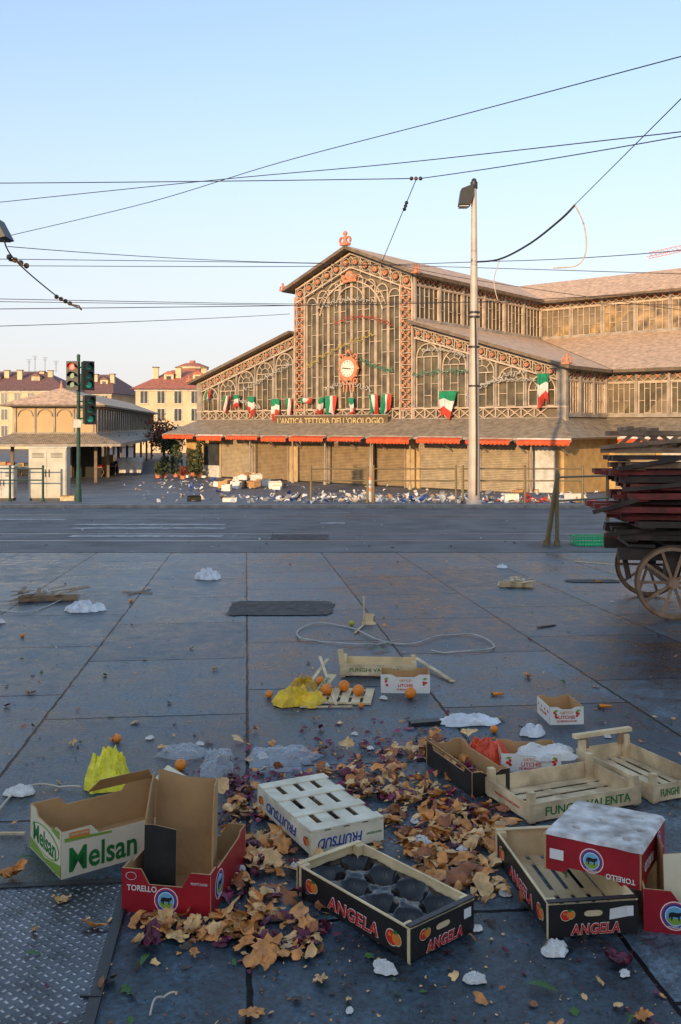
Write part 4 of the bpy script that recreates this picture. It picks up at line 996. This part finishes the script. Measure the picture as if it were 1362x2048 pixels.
# 4
def angela_crate(px,py,yaw,lx,ly,h,label):
    Rr=crate_root('wooden_crate',px,py,yaw,label)
    wood(Rr,lx,ly,h,CARDD,PINE,5,.03,h+.006,.95,gap=.009)
    m=M()
    for x,s in((-.0015,1),(lx+.0015,-1)):
        m.box(min(x,x+s*.008),max(x,x+s*.008),.0,ly,h+.0005,h+.005,PINE)
    m.box(.0,lx,-.001,.02,h+.006,h+.010,CARDD); m.box(0,lx,ly-.02,ly+.001,h+.006,h+.010,PINE); 
    for y in(-.002,ly-.03): m.box(-.003,-.0005,y,y+.012,0,h+.004,PINE)
    m.obj('rim',Rr)
    angela(Rr,(-.001,ly*.47,h*.42),(0,-1,0),(0,0,1),.26,.042); fruitpic(Rr,(-.001,ly*.86,h*.55),(0,-1,0),(0,0,1),.024); fruitpic(Rr,(-.001,ly*.14,h*.48),(0,-1,0),(0,0,1),.026)
    angela(Rr,(lx*.52,-.001,h*.26),(1,0,0),(0,0,1),.17,.034); fruitpic(Rr,(.06,-.001,h*.68),(1,0,0),(0,0,1),.018)
    m=M(); m.poly([(lx*.5+.032*math.copysign(abs(math.cos(i*.26))**.5,math.cos(i*.26)),-.0014,h*.70+.010*math.sin(i*.26)) for i in range(24)],PINE); m.obj('hand_hole',Rr)
    m=M(); m.poly([(lx-.05,-.0014,h*.55),(lx-.015,-.0014,h*.55),(lx-.015,-.0014,h*.85),(lx-.05,-.0014,h*.85)],WHT); m.obj('printed_label',Rr)
    return Rr
A1=angela_crate(820,1928,40,.30,.59,.105,'black printed wooden crate holding a glossy black plastic liner')
m=M(); nx,ny=30,60; vs=[]
for j in range(ny+1):
    for i in range(nx+1):
        x=.012+.276*i/nx; y=.012+.566*j/ny; z=.080
        best=9
        for r_ in range(4):
            for q in range(2):
                cx=.08+q*.14; cy=.085+r_*.14
                best=min(best,math.hypot(x-cx,y-cy))
        z-=.055*max(0,1-(best/.064)**2)**.6 if best<.064 else 0
        z+=.014*noise.noise(Vector((x*12,y*12,0)))+.005*noise.noise(Vector((x*45,y*45,0)))
        vs.append((x,y,z))
m.add(vs,[(j*(nx+1)+i,j*(nx+1)+i+1,(j+1)*(nx+1)+i+1,(j+1)*(nx+1)+i) for j in range(ny) for i in range(nx)],PLB)
m.obj('plastic_liner',A1,smooth=True)
# 5
A2_=angela_crate(1097,1880,7,.31,.60,.112,'empty black printed wooden crate under a crimson box')
m=M(); m.poly([(.21,-.003,.055),(.27,-.004,.062),(.272,-.004,.098),(.212,-.003,.090)],PAPER); m.obj('paper_label',A2_)
# 6
R6=empty('cardboard_box',Matrix.Translation((1.03,3.08,gz(3.08)+.112))@TILT@Matrix.Rotation(rad(60),4,'Z')@Matrix.Rotation(rad(3.5),4,'Y'),label='crimson box upside down with stained white top on black crate',category='box')
lx,ly,h=.42,.34,.125
m=M()
for o_,ux,ln,th in(((0,0,0),(1,0,0),lx,(0,.006,0)),((0,ly,0),(1,0,0),lx,(0,-.006,0)),((0,.007,0),(0,1,0),ly-.014,(.006,0,0)),((lx,.007,0),(0,1,0),ly-.014,(-.006,0,0))):
    m.prism([(0,.0),(ln*.2,0),(ln*.25,.02),(ln*.75,.02),(ln*.8,0),(ln,0),(ln,h),(0,h)],o_,ux,(0,0,1),th,RED,CARD)
m.obj('side',R6)
m=M(); nx,ny=44,32; vs=[]
holes=[(.08,.07),(.2,.05),(.34,.08),(.1,.25),(.23,.19),(.36,.26)]
for j in range(ny+1):
    for i in range(nx+1):
        x=-.004+(lx+.008)*i/nx;y=-.004+(ly+.008)*j/ny; z=h+.008+.003*noise.noise(Vector((x*15,y*15,2)))
        if i in(0,nx) or j in(0,ny): z-=.012
        for hx,hy in holes:
            if math.hypot(x-hx,y-hy)<.013: z-=.03
        vs.append((x,y,z))
m.add(vs,[(j*(nx+1)+i,j*(nx+1)+i+1,(j+1)*(nx+1)+i+1,(j+1)*(nx+1)+i) for j in range(ny) for i in range(nx)],MOULD); m.obj('base',R6)
torello(R6,(-.001,.07,.022),(0,1,0),(0,0,-1),.10,.018); bull(R6,(-.001,.17,.062),(0,-1,0),(0,0,1),.042)
m=M(); m.poly([(-.0012,.27,.04),(-.0012,.32,.04),(-.0012,.32,.075),(-.0012,.27,.075)],WHT); m.obj('printed_label',R6)
torello(R6,(.12,-.001,.06),(-1,0,0),(0,0,-1),.15,.032); bull(R6,(.30,-.001,.07),(1,0,0),(0,0,1),.04)
# 7
Rr=crate_root('cardboard_tray',1288,1862,-12,'crimson printed cardboard tray with emblem beside the black crate')
tray(Rr,.40,.34,.14,RED,CARD,.10); bull(Rr,(.10,0,.06),(1,0,0),(0,0,1),.048); torello(Rr,(.22,0,.03),(1,0,0),(0,0,1),.1,.018)
m=M(); m.prism([(0,0),(.16,0),(.14,.22),(.0,.20)],(.08,.1,.01),(1,0,0),(0,0.1,1),(0,.006,0),CRE,CARD); m.prism([(0,0),(.2,0),(.2,.2),(.03,.22)],(.08,.1,.01),(0,1,0),(0,0,1),(.006,0,0),CARD,RED); m.obj('flap',Rr)
# 8
def funghi(px,py,yaw,lx,ly,h,label,alongy=False):
    Rr=crate_root('wooden_crate',px,py,yaw,label,group='plain poplar mushroom crates')
    wood(Rr,lx,ly,h,PINE2,PINE2,5,.03,h+.045,.85,None,alongy,gap=.010)
    return Rr
Rr=funghi(1060,1652,22,.60,.37,.09,'pale poplar mushroom crate with green lettering and slatted base')
text('FUNGHI VALENTA',.46,.038,GRN,Rr,(.31,-.0012,.05),(1,0,0),(0,0,1),bold=.012)
text('PRODOTTO NATURALE',.2,.012,REDI,Rr,(-.0012,.18,.05),(0,-1,0),(0,0,1))
Rr=funghi(1306,1611,22,.32,.57,.09,'pale poplar crate with raised end handle beside another crate',True)
text('FUNGHI VALENTA',.25,.034,GRN,Rr,(.17,-.0012,.05),(1,0,0),(0,0,1),bold=.012)
m=M()
for x in(.06,.30): m.beam((x-.02,.555,.09),(x-.02,.555,.145),.045,.02,WOODG)
m.beam((-.02,.56,.155),(.34,.56,.155),.03,.02,PINE); m.obj('handle',Rr)
# 9
def litchi(px,py,yaw,lx,ly,h,label):
    Rr=crate_root('cardboard_tray',px,py,yaw,label,group='white printed litchi trays')
    tray(Rr,lx,ly,h,WHI,CARD,h*.86,.005,h)
    text('GETCO',.08,.014,ORI,Rr,(lx/2,-.0012,h*.68),(1,0,0),(0,0,1),bold=.01)
    text('LITCHIS',.10,.020,REDI,Rr,(lx/2,-.0012,h*.42),(1,0,0),(0,0,1),bold=.015); text('DE MADAGASCAR',.12,.012,REDI,Rr,(lx/2,-.0012,h*.2),(1,0,0),(0,0,1),bold=.01)
    text('LITCHIS',ly*.5,.014,REDI,Rr,(-.0012,ly/2,h*.4),(0,-1,0),(0,0,1),bold=.015)
    m=M()
    for x in(.035,lx-.035):
        for q in range(4): cx=x+U(-.010,.010);cz=h*.55+U(-.015,.015); m.poly([(cx+.008*math.cos(i*.7),-.0012-.0003*q,cz+.008*math.sin(i*.7)) for i in range(9)],REDI)
        m.poly([(x-.015,-.003,h*.75),(x,-.003,h*.85),(x+.018,-.003,h*.8),(x,-.003,h*.7)],LGRN)
    for q in range(4): cy=ly*(.15+.23*q); m.poly([(-.0013,cy+.010*math.cos(i*.7),h*.65+.010*math.sin(i*.7)) for i in range(9)],REDI)
    m.obj('print',Rr)
litchi(1100,1450,4,.205,.27,.105,'small white printed litchi tray standing alone on paving')
litchi(1003,1543,-3,.30,.24,.09,'white printed litchi tray behind poplar crates')
litchi(762,1386,-2,.33,.2,.125,'white printed litchi tray with orange resting against it')
# 10
Rr=crate_root('cardboard_tray',945,1596,20,'brown cardboard tray with black outside filled with leaves')
tray(Rr,.20,.50,.115,CARDD,CARD,.10,.006,.095)
m=M(); m.prism([(0,0),(.48,0),(.46,.05),(.02,.05)],(-.001,.01,.115),(0,1,0),(-.7,0,.7),(.004,0,0),CARD,CARD); m.obj('flap',Rr)
TRAYMAT=Rr.matrix_basis.copy()
# 11
Rr=crate_root('wooden_crate',680,1356,-4,'pale poplar crate with green lettering lying broken on paving',group='plain poplar mushroom crates')
wood(Rr,.55,.26,.10,PINE2,PINE,4,.03,.12,.8,None,False); text('FUNGHI VALENTA',.36,.026,GRN,Rr,(.25,-.0012,.06),(1,0,0),(0,0,1),bold=.008)
m=M(); m.beam((.015,.015,.1),(.0,.02,.2),.04,.02,PINE); m.obj('broken_post',Rr)
Rr=crate_root('crate_base',632,1408,-6,'slatted poplar crate base lying flat under oranges')
m=M()
for i in range(5): m.box(.0+i*.075,.055+i*.075,0,.36,.012,.017,PINE)
for y in(.0,.15,.32): m.box(0,.355,y,y+.03,.004,.011,PINE)
m.beam((-.02,.05,.02),(.06,.42,.09),.06,.006,PINE2); m.obj('slats',Rr)
text('FUNGHI',.2,.03,GRN,Rr,(.02,.24,.068),(.2,.96,.18),(-1,.2,.1),bold=.01)
def stick(a_,b_,w_,mt,label,name='wood_slat',t=.008,za=.01,zb=.01,cat='slat',grp='loose crate slats'):
    A=G(*a_);B=G(*b_); A.z+=za;B.z+=zb; m=M(); m.beam((0,0,0),B-A,w_,t,mt); o=m.obj(name,mw=Matrix.Translation(A),label=label,category=cat); o['group']=grp
stick((830,1328),(906,1366),.035,PINE2,'loose poplar slat lying beside broken crate',za=.05)
stick((600,1417),(705,1416),.014,PINE2,'thin poplar strip lying on the paving')
stick((640,1340),(672,1412),.02,PINE,'thin poplar slat leaning on crate base',za=.10)
stick((622,1370),(655,1340),.025,PINE,'thin poplar slat leaning on crate base',za=.02,zb=.08)
stick((710,1268),(748,1232),.02,PINE2,'short pale slat lying on paving')
stick((245,1185),(305,1188),.02,WOODG,'brown splintered slat lying on paving'); stick((255,1192),(300,1180),.015,WOODG,'brown splintered slat lying on paving')
stick((1150,1124),(1262,1133),.03,PINE2,'long pale slat lying by the handcart'); stick((1075,1257),(1110,1252),.03,WAGB,'dark slat lying on paving')
stick((1290,1128),(1330,1140),.04,WOODG,'brown slat lying by the handcart')
stick((160,2000),(200,2000),.008,BLK,'thin dark twig on paving'); stick((820,1452),(880,1447),.06,CARDD,'dark board piece on paving',t=.03,cat='board')
stick((0,1671),(50,1671),.012,PINE2,'thin slat beside the cream box')
g=G(736,1248); m=M(); m.box(-.03,.05,-.01,.0,0,.1,PINE); m.box(-.045,-.033,-.012,.02,0,.26,PINE2); m.box(-.05,.07,-.05,.05,0,.012,PINE); m.obj('broken_crate_corner',mw=onground(g,10),label='broken pale crate corner standing on the paving',category='crate piece')
def broken(px,py,w_,label,mt,yaw=0,n=9):
    g=G(px,py); m=M()
    for i in range(n):
        a_=Vector((U(-w_/2,w_/2),U(-w_/3,w_/3),.015+i*.006)); an=rad(random.choice([0,90,20,-30])+U(-12,12)); d=Vector((math.cos(an),math.sin(an),U(-.03,.12)))*w_*U(.3,.5)
        m.beam(a_-d*.5,a_+d*.5+Vector((0,0,.02)),.045,.006,mt)
    m.box(-w_/2,w_/2,-w_/3-.01,-w_/3,.004,.07,mt); m.box(-w_/2,w_/2,-w_/3,w_/3,.002,.006,mt)
    m.obj('broken_crate',mw=onground(g,yaw),label=label,category='crate')
broken(1030,1172,.40,'broken pale poplar crate lying on wet paving',PINE2,-6,14)
broken(100,1197,.62,'crushed brown wooden crate flattened on the paving',WOODG,12,16)
Rr=crate_root('plastic_crate',1157,1093,2,'low green plastic crate on the paving near the handcart')
m=M(); lx,ly,h=.72,.5,.17
for z in(0.01,.075,.15): 
    m.box(0,lx,0,.012,z,z+.02,GRC); m.box(0,lx,ly-.012,ly,z,z+.02,GRC); m.box(0,.012,.013,ly-.013,z,z+.02,GRC); m.box(lx-.012,lx,.013,ly-.013,z,z+.02,GRC)
for i in range(15):
    x=.001+i*(lx-.022)/14; m.box(x,x+.016,.002,.010,.012,.17,GRC); m.box(x,x+.016,ly-.010,ly-.002,.012,.17,GRC)
m.obj('side',Rr); m=M(); m.box(.013,lx-.013,.013,ly-.013,.003,.009,GRC); m.obj('base',Rr)
def fruit(px,py,r,label,name='orange',mt=ORANGE,lift=0):
    g=G(px,py); m=M(); m.sph((0,0,r*.96),r,mt,16,11,(1,1,.94)); 
    m.cyl((r*.2,-r*.3,r*1.8),(r*.2,-r*.3,r*1.86),r*.12,r*.06,LEAFG,6)
    m.obj(name,mw=onground(g,U(0,360),lift),smooth=True,label=label,category='fruit',group='loose fruit on the paving')
for px,py,l in((653,1395,.017),(688,1388,.017),(717,1397,.017)): fruit(px,py,.039,'whole orange resting on a slatted crate base',lift=l)
fruit(821,1397,.039,'whole orange against the white litchi tray'); fruit(538,1396,.026,'small orange near the yellow net')
fruit(641,1372,.035,'whole orange beside splintered slats')
fruit(361,1541,.03,'squashed orange near plastic film'); fruit(703,1252,.028,'yellow-green fruit on the paving','citrus_fruit',LEMON)
for px,py in((722,1416),(45,1275),(262,1205),(235,1485),(988,1466)): fruit(px,py,U(.016,.024),'small bruised orange on the paving')
def carrot(px,py,yaw,ln):
    m=M(); m.cyl((0,0,.013),(ln,0,.013),.013,.006,ORANGE,10); m.cyl((-.012,0,.013),(0,0,.013),.004,.013,LEAFG,8); m.obj('carrot',mw=onground(G(px,py),yaw),smooth=True,label='broken carrot piece lying on dark wet paving',category='carrot',group='carrot pieces')
carrot(868,1618,-20,.07);carrot(1198,1416,0,.08);carrot(1190,1165,0,.1);carrot(985,1392,10,.08);carrot(880,1608,40,.05)
def crumple(name,px,py,w_,d_,h_,mt,label,cat,seed,yaw=0,nr=14,na=40,net=False,lift=.004,group=None):
    m=M(); vs=[]
    def P(x,y,r):
        q=Vector((x/w_*3.2,y/d_*3.2,seed*3.1)); rg=1-2*abs(noise.noise(q)); rg2=1-2*abs(noise.noise(q*2.3+Vector((7,1,3)))); rg3=noise.noise(q*5)
        env=(1-r**3)**.7 if r<1 else 0
        z=h_*env*(.30+.45*max(0,rg)+.22*max(0,rg2)+.18*rg3)
        off=Vector((noise.noise(q*1.9+Vector((3,0,0))),noise.noise(q*1.9+Vector((0,9,0))),0))*min(w_,d_)*.10
        return (x+off.x,y+off.y,max(0.0,z))
    vs.append(P(0,0,0))
    for j in range(1,nr+1):
        for i in range(na):
            t=2*math.pi*i/na; r=j/nr; k=1+.45*noise.noise(Vector((math.cos(t)*1.6,math.sin(t)*1.6,seed)))+.15*noise.noise(Vector((math.cos(t)*5,math.sin(t)*5,seed)))
            vs.append(P(math.cos(t)*r*k*w_/2,math.sin(t)*r*k*d_/2,r))
    fs=[(0,1+i,1+(i+1)%na) for i in range(na)]
    for j in range(nr-1):
        for i in range(na): fs.append((1+j*na+i,1+(j+1)*na+i,1+(j+1)*na+(i+1)%na,1+j*na+(i+1)%na))
    m.add(vs,fs,mt); o=m.obj(name,mw=onground(G(px,py),yaw,lift),smooth=False,label=label,category=cat)
    if group: o['group']=group
    if net:
        md=o.modifiers.new('w','WIREFRAME'); md.thickness=.003; md.use_even_offset=False
    return o
crumple('plastic_bag',417,1158,.36,.26,.15,BAG,'crumpled white plastic bag on wet paving','plastic bag',1.3)
crumple('plastic_bag',172,1222,.36,.22,.12,BAG,'crumpled translucent white plastic bag beside crushed crate','plastic bag',2.2)
crumple('plastic_bag',1005,1136,.16,.12,.06,BAG,'small crumpled white plastic bag on paving','plastic bag',3)
crumple('net_bag',590,1405,.32,.32,.11,NETY,'crumpled yellow net sack near oranges','net bag',4,nr=20,na=54)
crumple('net_bag',608,1392,.20,.18,.14,NETY,'folded yellow net sack lying on another net','net bag',14,net=True,nr=16,na=46)
crumple('net_bag',972,1522,.26,.22,.13,NETO,'crumpled orange-red net sack beside litchi tray','net bag',5,nr=20,na=54)
crumple('net_bag',212,1572,.24,.2,.20,NETL,'torn lemon yellow net behind cream cardboard box','net bag',8,nr=18,na=46)
crumple('plastic_film',930,1448,.34,.16,.06,BAG,'torn white plastic film lying among litter','plastic film',9,yaw=5)
crumple('plastic_film',435,1535,.2,.34,.09,CLEAR,'crumpled clear plastic film on the paving','plastic film',10)
crumple('plastic_film',560,1520,.36,.40,.06,CLEAR,'large crumpled clear plastic film among onion skins','plastic film',11)
crumple('plastic_film',365,1510,.26,.16,.06,CLEAR,'thin clear plastic film near squashed orange','plastic film',12)
crumple('paper_sheet',1095,1532,.34,.2,.06,PAPER,'crumpled white tissue paper in front of tray','paper',13,lift=.06)
crumple('paper_sheet',1065,1470,.14,.1,.07,BAG,'crumpled shiny white wrapper behind tray','paper',15)
crumple('paper_sheet',40,1588,.14,.10,.04,PAPER,'crumpled grubby paper on the paving','paper',16)
i=20
for px,py,s in((770,1942,.08),(950,1962,.07),(1108,1905,.095),(935,1752,.07),(925,1700,.05),(830,1645,.05),(650,1535,.06),(768,1398,.06),(525,1515,.07),(590,1735,.05),(660,1780,.045),(1010,1790,.05),(955,1860,.04),(1030,1705,.05),(885,1708,.06),(700,2025,.03),(480,1740,.05),(845,1688,.09),(300,1478,.05),(710,1470,.04),(1215,1475,.05),(1250,1950,.04),(400,1490,.05),(0,1246,.12),(345,1155,.04),(860,1525,.04),(1225,1205,.05),(560,1620,.04),(740,1500,.05),(480,1600,.05)):
    i+=1; crumple('paper_scrap',px,py,s,s*.8,s*.38,PAPER,'small crumpled white paper scrap on dark paving','paper',i*1.37,yaw=U(0,180),nr=8,na=22,group='crumpled paper scraps')
def strap(pts,r,label,mt=HOSE):
    P3=[G(x,y)+Vector((0,0,r+.002)) for x,y in pts]; Q=[P3[0]]+P3+[P3[-1]]; out=[]
    for i in range(1,len(Q)-2):
        for j in range(8):
            t=j/8; a_,b_,c_,d_=Q[i-1],Q[i],Q[i+1],Q[i+2]
            q=.5*((2*b_)+(c_-a_)*t+(2*a_-5*b_+4*c_-d_)*t*t+(3*b_-a_-3*c_+d_)*t**3); q.z=gz(q.y)+r+.003+.012*abs(math.sin(len(out)*.21)); out.append(q)
    m=M(); o=out[0]; m.tube([q-o for q in out],r,mt,6); m.obj('plastic_strap',mw=Matrix.Translation(o),label=label,category='strap',group='plastic straps on the paving')
STR=mat('grey_white_strap',(.42,.42,.39),.5,0,.3,8,.1)
strap([(640,1285),(600,1280),(598,1262),(640,1250),(700,1258),(760,1285),(830,1290),(880,1275),(940,1272),(985,1290),(975,1303),(900,1308),(860,1305)],.006,'long white plastic strap looped on the wet paving',STR)
strap([(640,1285),(700,1292),(760,1290),(800,1284)],.005,'white plastic strap end lying on the paving',STR)
strap([(0,1222),(50,1228),(100,1212),(130,1196),(100,1188),(85,1190)],.005,'white plastic strap beside the crushed crate',STR)
strap([(-20,1650),(0,1625),(30,1590),(80,1576),(130,1578),(165,1582)],.0045,'beige plastic strap beside the cream box')
strap([(300,2035),(310,2010),(330,1998),(352,1996)],.003,'short withered straw stem on paving')
# ---------------------------------------------------------------- litter stuff
def flake(m,base,s,mt,curl,n=4,asp=None,flat=.35):
    q=Euler((random.gauss(0,flat),random.gauss(0,flat),U(0,6.28))).to_matrix(); cv=U(.1,1.0)*curl/s
    if R()<.35: q=Euler((math.pi+random.gauss(0,flat),random.gauss(0,flat),U(0,6.28))).to_matrix()
    vs=[]; asp=asp or U(.35,1); sd=U(0,50); k2=U(-.2,.8)
    for j in range(n+1):
        for i in range(n+1):
            x=(i/n-.5)*2;y=(j/n-.5)*2
            rr=max(abs(x),abs(y)); ll=math.hypot(x,y) or 1
            x2=x*rr/ll;y2=y*rr/ll
            jt=1+.75*noise.noise(Vector((x*2.4,y*2.4,sd)))
            vs.append(Vector((x2*s*jt,y2*s*asp*jt,cv*s*s*(x2*x2*1.0+y2*y2*k2)+.28*s*noise.noise(Vector((x*2.2,y*2.2,sd+9))))))
    vs=[q@v for v in vs]; mn=min(v.z for v in vs)
    m.add([v+base-Vector((0,0,mn)) for v in vs],[(j*(n+1)+i,j*(n+1)+i+1,(j+1)*(n+1)+i+1,(j+1)*(n+1)+i) for j in range(n) for i in range(n)],mt)
def flakes(name,pts,mats,smin,smax,curl,label,cat,n=4,flat=.35,pw=2.2):
    m=M()
    for (px,py,zz) in pts:
        g=G(px,py); flake(m,Vector((g.x,g.y,g.z+.002+zz)),smin+(smax-smin)*R()**pw,random.choice(mats),curl,n,flat=flat)
    return m.obj(name,kind='stuff',smooth=True,label=label,category=cat)
def cluster(n,cs,th=-.12):
    out=[]; W_=[c[4] for c in cs]
    while len(out)<n:
        c=random.choices(cs,W_)[0]; px=random.gauss(c[0],c[2]); py=random.gauss(c[1],c[3])
        if py<1110 or py>2080: continue
        if px<440 and 1560<py<1840: continue
        g=G(px,py)
        if noise.noise(Vector((g.x*7,g.y*7,4.2)))<th and R()<.85: continue
        out.append((px,py,U(0,.010)))
    return out
CL=[(760,1560,110,40,2.6),(700,1600,120,60,2.6),(850,1640,60,60,2.8),(820,1730,90,45,2.8),(900,1700,60,40,2.2),(490,1650,35,60,1.5),(500,1780,45,50,1.9),(460,1860,70,20,1.4),(600,1690,80,60,1.2),(950,1760,50,40,1.2),(850,1500,60,15,.6),(960,1650,40,50,1.0),(320,1850,70,12,.6),(580,1880,40,25,.5)]
flakes('onion_skins',cluster(1250,CL,-.06),[SK1,SK1,SK2,SK2,SK3],.008,.044,.85,'scattered curled orange and tan onion skins on wet paving','onion skins',flat=.3,pw=1.7)
flakes('red_leaves',cluster(1250,[(700,1590,110,50,3),(640,1550,100,35,2),(480,1700,35,80,1.6),(520,1800,45,50,1.0),(860,1650,70,50,1.6),(800,1490,80,20,1),(920,1600,50,50,1.0),(580,1870,60,20,.4),(450,1570,30,25,.7)],-.06),[PU1,PU1,PU2],.005,.026,.7,'scattered dark purple and magenta radicchio leaves on wet paving','leaves',flat=.25)
wide=[(U(-50,1400),1110+ (2060-1110)*U(0,1)**1.3,0) for _ in range(620)]
flakes('dry_leaf_litter',wide,[SK3,SK1,BARK,LEAFG,LEAFG,PU1,SK2],.005,.024,.5,'sparse dry leaf fragments scattered over dark paving','leaf litter',3)
flakes('dirt_specks',[(U(-50,1400),1105+ (2060-1105)*U(0,1)**1.2,0) for _ in range(2400)]+[(random.gauss(760,260),random.gauss(1650,140),0) for _ in range(2600)],[BARK,WAGB,SK3,SK2,PU1],.002,.007,.3,'tiny dark dirt specks on the paving','dirt',2)
m=M()
for i in range(70): flake(m,Vector((U(.03,.17),U(.04,.46),.010+U(0,.03))),U(.01,.028),random.choice([SK1,SK2,PU1,PU2]),.8,4,flat=.4)
m.obj('onion_skins',mw=TRAYMAT,smooth=True,kind='stuff',label='onion skins and purple leaves filling the dark tray',category='onion skins')
for px,py,s in((28,1755,.045),(440,1865,.055),(490,1865,.055),(600,1795,.05),(230,1482,.035),(60,1388,.03),(270,1447,.03),(545,1490,.035),(1240,1928,.045),(1285,2040,.03),(505,2035,.035),(120,1808,.03),(640,1965,.03),(1055,1355,.035),(1190,1375,.025),(430,1340,.02),(300,1890,.045),(350,1880,.045),(550,1890,.045),(600,1880,.04),(1000,1440,.03),(325,1498,.035),(215,1506,.03),(560,1700,.05),(700,1670,.05),(870,1740,.055),(930,1730,.055),(820,1700,.05),(143,1490,.03),(330,1860,.05),(385,1862,.05),(520,1830,.05),(790,1760,.045),(950,1700,.045),(900,1650,.04)):
    g=G(px,py); m=M(); flake(m,Vector((0,0,0)),s,random.choice([SK1,SK2]) if px not in(1240,300,550,600) else PU1,1.0,10,.7,.15)
    m.obj('onion_skin',mw=onground(g,U(0,360),.003),smooth=True,label='large curled dry onion skin on dark paving',category='onion skin',group='large onion skins')
for px,py,s,yaw in((1085,1982,.05,-20),(290,1925,.04,80),(50,1722,.04,30),(65,1915,.03,10),(760,1303,.09,0),(740,1295,.07,30),(770,1292,.06,140),(430,1342,.04,0),(1125,1335,.05,10),(1200,1445,.05,20),(325,1700,.03,0),(270,1238,.04,0),(850,1225,.05,10),(250,1330,.04,0)):
    m=M(); n=7; vs=[]
    for i in range(n+1):
        t=i/n; w_=math.sin(math.pi*t)**.8*.28; vs+=[((t-.5)*2*s,-w_*s,.15*s*math.sin(t*4)+.2*w_*s),((t-.5)*2*s,0,.15*s*math.sin(t*4)),((t-.5)*2*s,w_*s,.15*s*math.sin(t*4)+.2*w_*s)]
    m.add(vs,[(3*i+k,3*i+k+1,3*i+k+4,3*i+k+3) for i in range(n) for k in range(2)],LEAFG)
    m.obj('green_leaf',mw=onground(G(px,py),yaw,.012),smooth=True,label='single fresh green leaf on dark paving',category='leaf',group='green leaves')
# ---------------------------------------------------------------- far litter
def fbox(g,lx,ly,h,mt,lf,yaw,tilt,label,grp):
    m=M()
    for x0,x1,y0,y1 in((0,lx,0,.015),(0,lx,ly-.015,ly),(0,.015,.016,ly-.016),(lx-.015,lx,.016,ly-.016)): m.box(x0,x1,y0,y1,0,h,mt)
    m.box(.016,lx-.016,.016,ly-.016,.0,.02,CARD); m.prism([(0,0),(lx,0),(lx-.03,.12),(.03,.12)],(0,0,h),(1,0,0),(0,-.8,.4),(0,.01,0),mt,CARD)
    m.obj('discarded_box',mw=Matrix.Translation((g.x,g.y,g.z+lf))@Matrix.Rotation(yaw,4,'Z')@Matrix.Rotation(tilt,4,'X'),label=label,category='box',group=grp)
for i in range(34):
    px=random.gauss(490,28); py=random.gauss(974,3); s=U(.45,.9)
    lf=max(0,U(-.3,.7))*max(0,1-abs(px-490)/45)
    fbox(G(px,py),s,s*.7,s*.5,random.choice([WHI,CARD,PAPER,WHI]),lf,U(0,3),U(-.2,.2),'discarded open box in a heap on the market plaza','boxes heaped on the plaza')
for px,py,mt in((375,1003,BLK),(445,1004,WHI),(76,998,CARD),(112,998,CARD),(120,1002,PINE2),(805,975,CARD),(828,975,WHI),(1030,985,CARD),(1060,985,CARD),(355,953,WHI),(365,955,WHI),(398,955,WHI),(1140,1004,WHI),(1010,1004,WHI)):
    fbox(G(px,py),.5,.35,U(.12,.3),mt,0,U(-.4,.4),0,'single discarded open box standing on the plaza','single boxes on the plaza')
fl=[(U(270,1200),random.gauss(992,9),0) for _ in range(230)]+[(random.gauss(760,150),random.gauss(1000,4),0) for _ in range(300)]+[(random.gauss(420,70),random.gauss(970,5),0) for _ in range(140)]
fl=[p for p in fl if 955<p[1]<1007.5]
flakes('plaza_litter',fl,[WHI,PAPER,PAPER,CARD,WHI,KERB,BLUE,PAPER],.05,.2,.9,'scattered paper, bags and packaging left on the market plaza','litter',3)
flakes('plaza_litter',[p for p in [(random.gauss(1080,60),random.gauss(1003,2.5),0) for _ in range(140)] if p[1]<1007.5],[WHI,REDI,PAPER,FR,REDI,CARD,BLUE],.06,.17,.9,'red and white packaging litter along the kerb','litter',3)
flakes('road_specks',[(U(-50,1400),U(1012,1105),0) for _ in range(160)],[PAPER,SK3,BARK],.012,.035,.5,'sparse paper bits on the tram road','litter',3)
